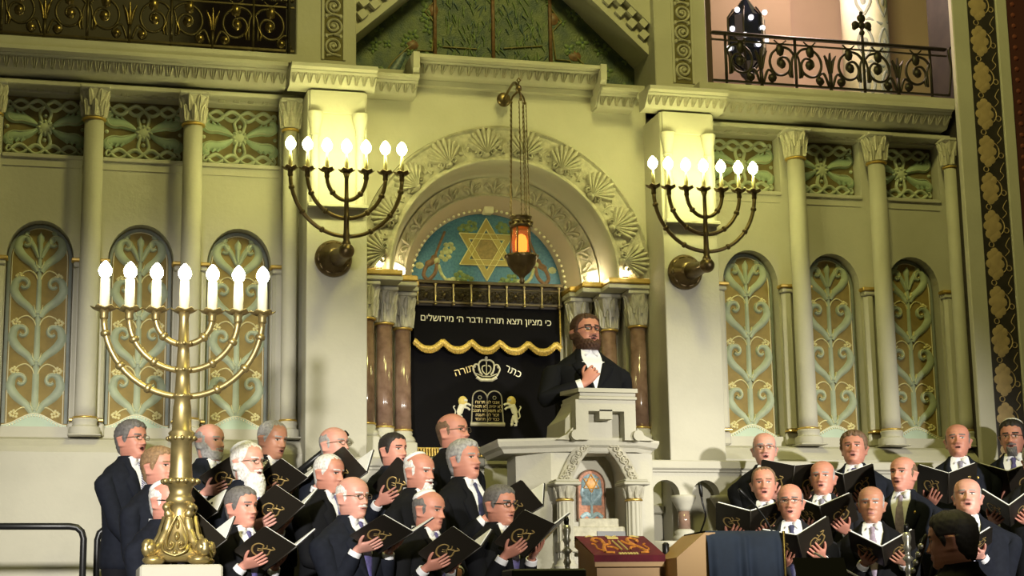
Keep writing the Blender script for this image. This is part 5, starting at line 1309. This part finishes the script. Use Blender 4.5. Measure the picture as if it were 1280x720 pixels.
# ledge
mb = MB()
def slab(zo, o, yo): return [(xl-o, PY+.02-yo, zl+zo), (x0-.06, PY-.03-yo, zl+zo+.012), (x1+.03, PY-.03-yo, zl+zo+.012), (xr+o, PY+.02-yo, zl+zo), (xr+o, PY+.5, zl+zo), (xl-o, PY+.5, zl+zo)]
mb.loft([slab(-.085, -.05, -.02), slab(-.06, -.035, -.01), slab(-.045, -.012, .01), slab(-.015, 0, .02), slab(.0, 0, .02)])
mb.build('ledge', STONE, t, smooth=False)
for e, xa in ((-1, x0-.02), (1, x1+.0)):
    mb = MB(); mb.lathe([(.010, -.10), (.034, -.10), (.034, .05), (.010, .05)], (xa+e*.012, PY-.02, zl+.022), 18, 0, V((0, 1, 0)))
    mb.prism([(xa+e*.02, zl-.005), (xa+e*.13, zl-.005), (xa+e*.10, zl+.012), (xa+e*.06, zl+.03), (xa+e*.02, zl+.075)], lambda u, v: (u, PY-.07, v), lambda u, v: (u, PY+.2, v)); mb.build('scroll_bracket', STONE, t, smooth=30)
# body with an arched niche
zb = A(750, 690)[1]; ni, _ = A(711, 620); nj, _ = A(781, 620); nz = A(746, 600)[1]; apex = A(746, 556)[1]; R_ = (nj-ni)/2; nc = (ni+nj)/2
mb = MB(); NN = 16; pts = [(nc-R_*cos(PI*i/NN), nz+(apex-nz)*sin(PI*i/NN)**.85) for i in range(NN+1)]; zlo = zl-.08
for i in range(NN):
    (a, za), (b, zb_) = pts[i], pts[i+1]; mb.add([(a, PY, za), (b, PY, zb_), (b, PY, zlo), (a, PY, zlo), (a, PY+.22, za), (b, PY+.22, zb_)], [(0, 1, 2, 3), (0, 4, 5, 1)])
mb.box((xb0, PY, 0), (ni, PY+.22, zlo)); mb.box((nj, PY, 0), (xb1, PY+.22, zlo)); mb.box((ni, PY, 0), (nj, PY+.22, zb)); mb.box((xb0, PY+.22, 0), (xb1, PY+.30, zlo))
xw, _ = A(645, 600, PY+.12); mb.loft([[(xw, PY+.12, z), (xb0, PY+.0, z), (xb0, PY+.3, z), (xw, PY+.34, z)] for z in (0, zlo)])
mb.box((xb1-.02, PY+.02, 0), (xb1+.03, PY+.3, zlo), bev=.004)
mb.build('body', STONE, t, smooth=False)
for e in (-1, 1):
    pa = A(735 if e < 0 else 760, 552); pb = A(705 if e < 0 else 791, 601); mb = MB(); f = lambda u, v, k: (u, PY-.012-k, v)
    d = V((pb[0]-pa[0], pb[1]-pa[1])); L = d.length; d.normalize(); nn = V((-d.y, d.x))
    mid = ((pa[0]+pb[0])/2-e*-.012, (pa[1]+pb[1])/2+.012)
    P = smoothpath([pa, mid, pb], 8); mb.relief(P, .085, .014, f, flat=True)
    for i in range(9):
        c = P[min(len(P)-1, int((i+.5)/9*(len(P)-1)))]
        mb.relief(spiral(c[0], c[1], .028, .006, i*1.1, i*1.1+(1 if i % 2 else -1)*3*PI, 14), .012, .030, f); mb.dome((c[0]+.012*(-1)**i, c[1]+.012), .012, .012, .034, f, 7)
    mb.build('carved_foliage', STONE2, t)
# columns of the pulpit
for px in (705, 791):
    cx, _ = A(px, 640, PY-.05); z0 = A(px, 626, PY-.05)[1]; z1 = A(px, 604, PY-.05)[1]; yc = PY-.075
    mb = MB(); mb.lathe([(.048+.004*0, zb-.06), (.046, z0)], (cx, yc, 0), 24)
    for q in range(12): mb.tube([(cx+.046*cos(q*PI/6), yc+.046*sin(q*PI/6), zb-.04), (cx+.045*cos(q*PI/6), yc+.045*sin(q*PI/6), z0-.01)], .007, 6)
    mb.lathe([(.075, zb-.14), (.075, zb-.09), (.06, zb-.075), (.055, zb-.055)], (cx, yc, 0), 20); mb.build('column_shaft', STONE, t, smooth=40)
    mb = MB(); mb.lathe([(.046, z0-.006), (.056, z0-.004), (.058, z0+.003), (.050, z0+.01)], (cx, yc, 0), 20); mb.build('gilded_ring', GOLD, t)
    mb = MB(); mb.lathe([(.046, z0+.01), (.05, z0+.03), (.065, z0+.06), (.07, z1-.02)], (cx, yc, 0), 16, 1)
    for q in range(8):
        a = q*PI/4; f = lambda u, v, k, a=a: (cx+(.05+.2*v+k)*cos(a+u/.055), yc+(.05+.2*v+k)*sin(a+u/.055), z0+.012+v)
        mb.relief([(0, 0), (0, .04), (0, .07)], [.02, .034, .012], .012, f, 1)
    mb.box((cx-.085, yc-.08, z1-.02), (cx+.085, yc+.12, z1+.004), bev=.006); mb.box((cx-.075, yc-.07, z1+.004), (cx+.075, yc+.12, z1+.018), bev=.004); mb.build('column_capital', [STONE, STONE2], t, smooth=40)
# star mosaic
mx0, _ = A(728, 620, PY+.1); mx1, _ = A(762, 620, PY+.1); mz1 = A(745, 586, PY+.1)[1]; mz0 = A(745, 650, PY+.1)[1]; mw = (mx1-mx0)/2; mc = (mx0+mx1)/2; sp = mz1-mw
out = [(mc-mw, mz0)]+[(mc-mw*cos(PI*i/16), sp+mw*sin(PI*i/16)) for i in range(17)]+[(mc+mw, mz0)]
f = lambda u, v, k: (u, PY+.205-k, v)
TERR = mat('terracotta_mosaic', (.38, .13, .045), .5, var=.3, scale=60); BLUET = mat('pale_blue_mosaic', (.30, .42, .46), .5, var=.25, scale=60); AMB = mat('amber_mosaic', (.55, .27, .04), .45, var=.2, scale=60)
mb = MB(); mb.prism(out, lambda u, v: f(u, v, .006), lambda u, v: f(u, v, -.01)); mb.build('mosaic_ground', TERR, t, smooth=False)
mb = MB(); mb.relief(out, .014, .016, f); mb.build('mosaic_frame', MOSBROWN, t)
mb = MB(); f2 = lambda u, v, k: f(u, v, k+.006)
inn = [(mc-mw*.74, mz0+.10)]+[(mc-mw*.74*cos(PI*i/16), sp+mw*.74*sin(PI*i/16)) for i in range(17)]+[(mc+mw*.74, mz0+.10)]
mb.prism(inn, lambda u, v: f2(u, v, .002), lambda u, v: f2(u, v, 0)); 
for e in (-1, 1):
    mb.relief(smoothpath([(mc, mz0+.10), (mc+e*.03, mz0+.14), (mc+e*.06, mz0+.17), (mc+e*.06, mz0+.21)]), [.02, .034, .02], .008, f2); mb.relief(smoothpath([(mc+e*.07, mz0+.02), (mc+e*.035, mz0+.045), (mc, mz0+.02)]), .03, .008, f2)
mb.relief([(mc, mz0+.03), (mc, mz0+.19)], [.02, .03, .05, .02], .010, f2); mb.build('mosaic_tree', BLUET, t)
mb = MB(); sc_, sz = mc, sp+.005
mb.dome((sc_, sz), .045, .045, .006, f2, 16)
for q in (1, -1):
    T3 = [(sc_+.058*cos(PI/2*q+k*2*PI/3), sz+.058*sin(PI/2*q+k*2*PI/3)) for k in range(4)]; mb.relief(T3, .012, .012, f2)
mb.build('mosaic_star', AMB, t)
# steps before the pulpit
mb = MB()
for px0, px1, py0, py1, Y in ((724, 774, 648, 660, PY-.02), (716, 782, 658, 676, PY-.06), (700, 796, 676, 690, PY-.12)):
    a0, b1 = A(px0, py0, Y), A(px1, py1, Y); mb.box((a0[0], Y, b1[1]), (b1[0], PY+.0, a0[1]), bev=.006)
mb.build('plinth_block', STONE2, t, smooth=False)

# balustrade with round arches on little brown columns
def balustrade(name, X0, X1, cols, label):
    t = empty(name, (0, -.40, 0), 0, label, 'balustrade', 'arcaded stone balustrades before the ark')
    mb = MB(); mb.box((X0, -.09, 1.875), (X1, .06, 1.935), bev=.008); mb.box((X0, -.07, 1.855), (X1, .06, 1.875), bev=.005); mb.build('coping', STONE, t, smooth=False)
    mb = MB(); r = (cols[1]-cols[0])/2*.70; zc = 1.70
    edges = [X0]+[(a+b)/2 for a, b in zip(cols, cols[1:])]+[X1]
    for a, b in zip([cols[0]-(cols[1]-cols[0])]+cols, cols+[cols[-1]+(cols[1]-cols[0])]):
        c = (a+b)/2; N = 12; h = (b-a)/2
        p = [(c-h, zc)]+[(c-r*cos(PI*i/N), zc+r*1.05*sin(PI*i/N)) for i in range(N+1)]+[(c+h, zc)]
        p = [(max(X0, min(X1, x)), z) for x, z in p]
        for i in range(len(p)-1):
            (u, za), (v, zb_) = p[i], p[i+1]
            if abs(u-v) < 1e-6: continue
            mb.add([(u, -.055, za), (v, -.055, zb_), (v, -.055, 1.856), (u, -.055, 1.856), (u, .05, za), (v, .05, zb_), (v, .05, 1.856), (u, .05, 1.856)], [(0, 1, 2, 3), (0, 4, 5, 1), (7, 6, 5, 4)])
    mb.build('arcade', STONE, t, smooth=False)
    mb = MB(); mb.box((X0, -.08, 0), (X1, .06, 1.40), bev=.006); mb.build('lower_wall', STONE, t, smooth=False)
    for x in cols:
        mb = MB(); mb.lathe([(.075, 1.40), (.078, 1.43), (.06, 1.445), (.068, 1.465), (.045, 1.48)], (x, 0, 0), 18); mb.lathe([(.042, 1.60), (.05, 1.62), (.072, 1.66), (.085, 1.685), (.085, 1.705)], (x, 0, 0), 18); mb.build('column_stone', STONE, t)
        mb = MB(); mb.lathe([(.043, 1.48), (.040, 1.60)], (x, 0, 0), 16); mb.build('column_shaft', MARBLE, t)
    return t
balustrade('balustrade', .82, 3.3, [1.09+.285*k for k in range(8)], 'stone balustrade with small round arches right of the pulpit')
balustrade('balustrade', -1.42, -.30, [-.55-.285*k for k in range(3)], 'stone balustrade behind the left half of the choir')
# hand rail by the left pier
mb = MB(); a = at(368, 594, -.52); b = at(434, 541, -.52); mb.tube([a, a.lerp(b, .5), b], .022, 10); 
for q in (.2, .6): c = a.lerp(b, q); mb.tube([c, (c.x, c.y, .42)], .014, 8)
o = mb.build('stair_handrail', BLACKSTEEL); tag(o, 'dark slanting stair handrail in front of the left pier', 'handrail')
# guard rails at the far left
def guard(P, label):
    mb = MB(); mb.tube(P, .020, 10); o = mb.build('guard_rail', BLACKSTEEL); tag(o, label, 'guard rail')
y = -1.2; a = at(105, 658, y)
guard([(-3.9, y, a.z), (a.x-.08, y, a.z), (a.x-.04, y, a.z-.006), (a.x-.012, y, a.z-.03), (a.x, y, a.z-.07), (a.x, y, .0)], 'black tubular guard rail with rounded corner at the far left')
y = -.62; a = at(122, 660, y); guard([(a.x, y, .42), (a.x, y, a.z-.07), (a.x+.012, y, a.z-.03), (a.x+.04, y, a.z-.006), (a.x+.08, y, a.z), (a.x+.4, y, a.z)], 'black guard rail partly hidden behind the leftmost singer')

# =================================================================== lecterns and stands
Y = -3.1; p0 = at(748, 693, Y); p1 = at(825, 691, Y); q0 = at(737, 669, -2.78); q1 = at(806, 669, -2.78)
t = empty('wooden_lectern', (0, 0, 0), 0, 'oak table lectern covered with a crimson velvet cloth with golden lions', 'lectern')
mb = MB(); X0, X1 = p0.x-.01, p1.x; zf, zk = p0.z-.012, q0.z-.012
mb.loft([[(X0, Y, 0), (X1, Y, 0), (X1, -2.78, 0), (X0, -2.78, 0)], [(X0, Y, zf-.05), (X1, Y, zf-.05), (X1, -2.78, zk-.05), (X0, -2.78, zk-.05)]]); mb.build('body', WOOD, t, smooth=False)
mb = MB(); mb.loft([[(X0-.015, Y-.02, zf-.05), (X1+.015, Y-.02, zf-.05), (X1+.015, -2.77, zk-.05), (X0-.015, -2.77, zk-.05)], [(X0-.015, Y-.02, zf), (X1+.015, Y-.02, zf), (X1+.015, -2.77, zk), (X0-.015, -2.77, zk)]]); mb.build('sloping_top', WOOD, t, smooth=False)
mb = MB(); mb.box((X0+.03, Y-.012, zf-.32), (X1-.03, Y, zf-.10), bev=.008); mb.build('front_panel', WOOD, t, smooth=False)
c = empty('velvet_cloth', (0, 0, 0), 0, 'crimson velvet cloth with embroidered golden lions on the wooden lectern', 'cloth')
g = lambda u, v, k: (X0-.02+(X1-X0+.04)*u, Y-.022+(.33)*v, zf+.004+(zk-zf)*v+k)
mb = MB(); mb.loft([[g(0, 0, -.03), g(1, 0, -.03)], [g(0, 0, .003), g(1, 0, .003)], [g(0, .5, .005), g(1, .5, .005)], [g(0, 1, .003), g(1, 1, .003)], [g(0, 1.02, -.03), g(1, 1.02, -.03)]], cap=False, closed=False); mb.build('cloth', CRIMSON, c, smooth=False)
OR = mat('orange_gold_embroidery', (.62, .22, .035), .55, .2, var=.3, scale=60); mb = MB(); g2 = lambda u, v, k: g(u, v, .006+k)
for e in (-1, 1):
    F = lambda P: [(.5+e*x, z) for x, z in P]
    mb.relief(F(smoothpath([(.30, .12), (.26, .35), (.20, .55), (.19, .78), (.26, .85), (.32, .74), (.27, .62)])), .055, .006, g2); mb.relief(F(smoothpath([(.22, .5), (.13, .55), (.09, .7)])), .04, .006, g2)
    mb.relief(F(smoothpath([(.20, .40), (.12, .36), (.08, .22)])), .04, .006, g2); mb.relief(F(smoothpath([(.30, .2), (.36, .3), (.34, .5), (.38, .55)])), .025, .005, g2); mb.relief(F([(.30, .12), (.18, .10)]), .05, .006, g2)
mb.build('embroidered_lions', OR, c)
mb = MB(); mb.relief([(.42, .86), (.58, .86)], .09, .006, g2); mb.relief([(.43, .95), (.5, .88), (.57, .95)], .03, .006, g2); mb.relief([(.46, .2), (.46, .7)], .025, .006, g2); mb.relief([(.54, .2), (.54, .7)], .025, .006, g2)
for q in range(7): mb.dome((.38+.04*q, .06), .022, .05, .005, g2, 7)
mb.relief([(.12, .9), (.2, .96), (.24, .9)], .02, .005, g2); mb.relief([(.76, .92), (.82, .96), (.9, .88)], .03, .005, g2)
mb.build('embroidered_crown', SILVERTHREAD if False else GOLDTHREAD, c)
# lectern under a navy cloth
Y = -3.3; a = at(884, 664, Y); b = at(977, 664, Y)
t = empty('navy_draped_lectern', (0, 0, 0), 0, 'slanted wooden lectern hung with a dark navy cloth', 'lectern')
w0 = at(846, 697, Y+.02); mb = MB(); mb.prism([(w0.x, 0), (a.x+.05, 0), (a.x+.05, a.z-.005), (a.x-.005, a.z-.005), (w0.x, w0.z)], lambda u, v: (u, Y+.02, v), lambda u, v: (u, Y+.35, v)); mb.build('wooden_side', WOOD, t, smooth=False)
mb = MB(); mb.box((a.x+.05, Y+.04, 0), (b.x-.01, Y+.34, a.z-.03)); mb.build('body', WOOD, t, smooth=False)
mb = MB(); nx = 60; rows = []
for z, am, yy in ((a.z-.06, .0, .36), (a.z+.002, .0, .34), (a.z+.004, .0, .03), (a.z-.03, .004, -.0), (a.z-.2, .014, -.01), (a.z-.45, .02, -.015), (a.z-.7, .024, -.02)):
    rows.append([(a.x+(b.x-a.x)*i/nx, Y+yy+am*sin(i/nx*22+2*sin(i*.21)), z-(.03*(2*i/nx-1)**2 if am else 0)) for i in range(nx+1)])
mb.loft(rows, cap=False, closed=False); mb.build('navy_cloth', NAVYCLOTH, t)
mb = MB(); mb.tube([(b.x+.006, Y-.01, 0), (b.x+.006, Y-.01, b.z)], .008, 6); mb.build('edge_post', BRONZE, t)
# microphones
def mic(P, label, r=.005, head=.010):
    t = empty('microphone', P[0], 0, label, 'microphone', 'thin stage microphones'); o = V(P[0]); Q = [V(p)-o for p in P]
    mb = MB(); mb.tube(smoothpath(Q, 5), r, 8); mb.build('gooseneck', BLACKSTEEL, t)
    mb = MB(); d = (Q[-1]-Q[-2]).normalized(); mb.lathe([(head*.6, -.03), (head, -.01), (head, .03), (head*.6, .04)], Q[-1], 10, 0, d); mb.build('microphone_head', BLACKSTEEL, t)
a = at(884, 662, -3.2); mic([(a.x, -3.1, a.z-.01), at(882, 645, -3.2), at(878, 628, -3.2), at(876, 614, -3.2)], 'gooseneck microphone rising beside the navy draped lectern')
a = at(966, 664, -3.05); mic([(a.x, -3.05, a.z-.008), at(955, 646, -3.05), at(942, 630, -3.05), at(930, 618, -3.05)], 'slanting thin microphone above the navy cloth')
# silver turned poles
def pole(px, py, Y, label, zf):
    p = at(px, py, Y); t = empty('silver_pole', (p.x, Y, zf), 0, label, 'pole', 'silver turned poles'); h = p.z-zf
    mb = MB(); pr = [(.06, 0), (.06, .01), (.02, .03), (.013, .06), (.013, h-.30)]
    z = h-.30
    for k in range(5): pr += [(.013, z), (.028 if k % 2 else .020, z+.014), (.013, z+.03)]; z += .052
    pr += [(.022, h-.03), (.016, h-.005)]; mb.lathe(pr, (0, 0, 0), 14); mb.build('shaft', CHROME, t)
    mb = MB(); mb.lathe([(.012, h-.004), (.014, h+.02), (.01, h+.035)], (0, 0, 0), 10); mb.build('dark_tip', BLACKSTEEL, t)
pole(708, 655, -3.4, 'slim silver turned pole left of the oak lectern', 0); pole(1133, 664, -3.9, 'silver turned pole with knobs in front of the right singers', 0)
# music stands
def stand(px, py, Y, w, h, label, m_, zf, tilt=25, rz=0):
    p = at(px, py, Y); t = empty('music_stand', (p.x, Y, zf), R(rz), label, 'music stand', 'music stands'); H = p.z-zf
    mb = MB(); q = Matrix.Translation((0, 0, H)) @ Matrix.Rotation(R(-tilt), 4, 'X')
    mb.add([q @ V(v) for v in ((-w/2, 0, -h), (w/2, 0, -h), (w/2, 0, 0), (-w/2, 0, 0), (-w/2, .008, -h), (w/2, .008, -h), (w/2, .008, 0), (-w/2, .008, 0))], [(0, 1, 2, 3), (7, 6, 5, 4), (0, 4, 5, 1), (1, 5, 6, 2), (2, 6, 7, 3), (3, 7, 4, 0)]); mb.add([q @ V(v) for v in ((-w/2, 0, -h), (w/2, 0, -h), (w/2, -.03, -h), (-w/2, -.03, -h), (-w/2, 0, -h-.004), (w/2, 0, -h-.004), (w/2, -.03, -h-.004), (-w/2, -.03, -h-.004))], [(0, 1, 2, 3), (7, 6, 5, 4), (0, 4, 5, 1), (1, 5, 6, 2), (2, 6, 7, 3), (3, 7, 4, 0)]); mb.build('desk', m_, t, smooth=False)
    mb = MB(); mb.tube([(0, .02, .02), (0, .02, H-h*.5)], .012, 8); mb.build('post', m_, t)
    for k in range(3): mb = MB(); mb.tube([(0, .02, .1), (.22*cos(k*2.09), .02+.22*sin(k*2.09), .008)], .008, 6); mb.build('leg', m_, t)
stand(1023, 697, -5.0, .22, .22, 'black music stand before the singer with the blue tie', BLACKSTEEL, -.45)
stand(764, 664, -2.45, .16, .12, 'thin grey music stand behind the oak lectern', cm('grey_steel', (.12, .12, .12), .4, metal=.6), 0, 10)
p = at(832, 678, -3.0); mb = MB(); mb.lathe([(.11, 0), (.11, .015), (.012, .03), (.012, p.z-.09), (.018, p.z-.07), (.018, p.z-.01), (.009, p.z)], (p.x, -3.0, 0), 14); o = mb.build('microphone_stand', BLACKSTEEL); tag(o, 'black upright microphone stand between the two lecterns', 'microphone stand')
p0 = at(640, 711, -3.75); p1 = at(733, 711, -3.75)
t = empty('black_table', (0, 0, 0), 0, 'black topped low table in the foreground left of the oak lectern', 'table'); mb = MB(); mb.box((p0.x, -3.75, p0.z-.05), (p1.x, -3.55, p0.z), bev=.008); mb.build('tabletop', cm('matt_black', (.012, .012, .018), .6), t, smooth=False)
for x in (p0.x+.03, p1.x-.03):
    for y in (-3.72, -3.58): mb = MB(); mb.tube([(x, y, 0), (x, y, p0.z-.04)], .015, 8); mb.build('leg', BLACKSTEEL, t)

# =================================================================== the three other people
def other(label, px, py, Y, base, a, **d):
    p = at(px, py, Y); d['h'] = (p.z-base); d['a'] = a; d['base'] = (p.x, Y, base); return person(label, d)
CY_ = -.38; zc = 1.06
mb = MB(); mb.box((x0-.05, PY+.31, 0), (x1+.05, -.14, zc-.004)); o = mb.build('pulpit_step', STONE, None, smooth=False); tag(o, 'raised stone floor inside the pulpit', 'step')
other('bearded person in black coat and open white shirt singing in the pulpit', 733, 393, CY_, zc, 4, hair='full', hc='red_brown', ht=.008, beard='full', bc='red_brown', glasses='dark', mouth=.8, hy=8, hp=-8, skin=1, suit=2, tie=None, wide=1.04, fat=.5, fw=1.05, vz=1.22, belly=.3,
      arms={-1: {'w': V((-.115, -.235, 1.27)), 'F': V((.50, -.35, .75)), 'N': V((.55, .8, .1)), 'curl': 1.25, 'thumb': .8, 'pole': V((-.9, .15, -.5))}, 1: {'w': V((.24, -.06, .96)), 'F': V((-.1, -.7, -.6)), 'N': V((0, -.2, -1)), 'curl': .4, 'pole': V((.35, .5, -.6))}})
other('musician with short dark hair at lower right, seen from behind, playing a wind instrument', 1192, 641, -4.8, -.45, 200, hair='full', hc='black', ht=.012, mouth=.0, hy=24, hp=4, skin=1, suit=2, tie=None, shirt=SUITS[2],
      arms={-1: {'w': V((.16, -.33, 1.27)), 'F': V((.5, -.6, .3)), 'N': V((.4, .5, -.3)), 'curl': .9}, 1: {'w': V((.22, -.34, 1.10)), 'F': V((-.5, -.5, .2)), 'N': V((.4, .5, -.2)), 'curl': .9}})
# the wind instrument: black tube with silver keys, from the lips downward
a = at(1158, 668, -4.72); b = V((a.x-.10, a.y+.16, a.z-.42)); t = empty('wind_instrument', a, 0, 'black wind instrument with silver keys at the lips of the dark-haired musician', 'wind instrument')
d = (b-a); mb = MB(); mb.tube([V((0, 0, 0)), d*.1, d*.85, d*.93, d], [.008, .013, .014, .022, .032], 12); mb.build('tube', BLACKSTEEL, t)
for k in range(9):
    mb = MB(); c = d*(.12+.08*k); mb.lathe([(.010, 0), (.013, .004), (.010, .010)], c+V((-.012, -.010, 0)), 10, 0, V((-.6, -.75, .1)).normalized()); mb.build('key', CHROME, t)
# a seated string player, only the bow hand reaches into the photograph
p = at(1098, 742, -4.35)
chair = empty('orchestra_chair', (p.x, -4.33, -.45), R(190), 'black orchestra chair under the seated string player', 'chair')
mb = MB(); mb.box((-.21, -.24, .255), (.21, .20, .29), bev=.012); mb.build('seat', BLACKSTEEL, chair, smooth=False)
mb = MB(); mb.box((-.20, .19, .58), (.20, .215, .84), bev=.01); mb.build('backrest', BLACKSTEEL, chair, smooth=False)
for x in (-.19, .19):
    for y in (-.22, .2): mb = MB(); mb.tube([(x, y, 0), (x, y,   .86 if y > 0 else .255)], .012, 8); mb.build('leg', CHROME, chair)
Ms = Matrix.Translation((p.x, -4.35, -.84)) @ Matrix.Rotation(R(190), 4, 'Z') @ Matrix.Scale(1.72/1.75, 4); hw = Ms.inverted() @ at(1072, 709, -4.52)
person('seated string player of whom only the raised bow hand shows at the bottom edge', dict(h=1.72, a=190, base=(p.x, -4.35, -.84), seated=True, hair='full', hc='brown', skin=0, suit=2, tie=None, shirt=SUITS[2], arms={-1: {'w': hw, 'F': V((.9, -.2, .25)), 'N': V((.1, -.2, -1)), 'curl': .8}, 1: {'w': V((.12, -.35, 1.15)), 'F': V((-.5, -.6, .2)), 'N': V((0, .3, 1)), 'curl': .6}}))
a = at(1018, 691, -4.55); b = at(1056, 712, -4.52); o = MB(); o.tube([a, b, b+(b-a)*.8], .005, 8); o = o.build('bow', PAPER); tag(o, 'thin pale bow stick held by the seated string player', 'bow')
# =================================================================== light
sc.view_settings.view_transform = 'Standard'; sc.view_settings.look = 'None'; sc.view_settings.exposure = 0.0; sc.view_settings.gamma = 1.0
w = bpy.data.worlds.new('hall'); sc.world = w; w.use_nodes = True
w.node_tree.nodes['Background'].inputs[0].default_value = (1, .90, .42, 1); w.node_tree.nodes['Background'].inputs[1].default_value = .055
def spot(name, loc, aim, watts, col, size, blend=.6, r=.12):
    l = bpy.data.lights.new(name, 'SPOT'); l.energy = watts; l.color = col; l.spot_size = R(size); l.spot_blend = blend; l.shadow_soft_size = r
    o = bpy.data.objects.new(name, l); COL.objects.link(o); o.location = loc
    o.rotation_euler = (V(aim)-V(loc)).to_track_quat('-Z', 'Y').to_euler(); return o
def point(name, loc, watts, col, r=.05):
    l = bpy.data.lights.new(name, 'POINT'); l.energy = watts; l.color = col; l.shadow_soft_size = r
    o = bpy.data.objects.new(name, l); COL.objects.link(o); o.location = loc; return o
# the two stage lights of the hall, in front of the choir
spot('stage_and_fill_light', (-3.9, -9.6, 3.0), (-2.25, -1.0, 1.35), 4500, (1, .955, .88), 30, 1.0, .18)
spot('stage_and_fill_light', (4.9, -9.2, 3.0), (1.95, -1.0, 1.30), 4500, (1, .955, .88), 30, 1.0, .18)
spot('stage_and_fill_light', (1.2, -10.5, 3.1), (.30, -1.8, 1.85), 2700, (1, .95, .84), 22, .9, .18)  # fill spot added to brighten the pulpit and lecterns, no known lamp
# small lamps standing on the imposts inside the arch
IMP = mat('impost_lamp_glow', (1, .9, .7), .5, emit=(1.0, .84, .52), estr=60)
for i, (x, y) in enumerate(((-.90, .06), (-.70, .28), (.69, .28), (.88, .06))):
    t = empty('arch_lamp', (x, y, 3.277), 0, 'small glowing lamp on the %s of the ark' % ('outer left impost', 'inner left impost', 'inner right impost', 'outer right impost')[i], 'lamp', 'lamps inside the arch')
    mb = MB(); mb.lathe([(.02, 0), (.022, .012), (.012, .02)], (0, 0, 0), 12); mb.build('lamp_base', BRONZE, t)
    mb = MB(); mb.sphere((0, 0, .045), .028, 12, 8); mb.build('glowing_bulb', IMP, t)
point('gallery_lamp', (2.6, .3, 6.0), 85, (1, .72, .62), .2)
spot('gallery_spot', (3.1, -1.2, 6.6), (3.3, .8, 5.0), 60, (1, .98, .9), 30, .5, .05)
point('upper_fill_light', (0.3, -4.5, 7.8), 640, (1, .93, .28), .5)  # unseen fill light added to brighten the upper piers, gable and cornices
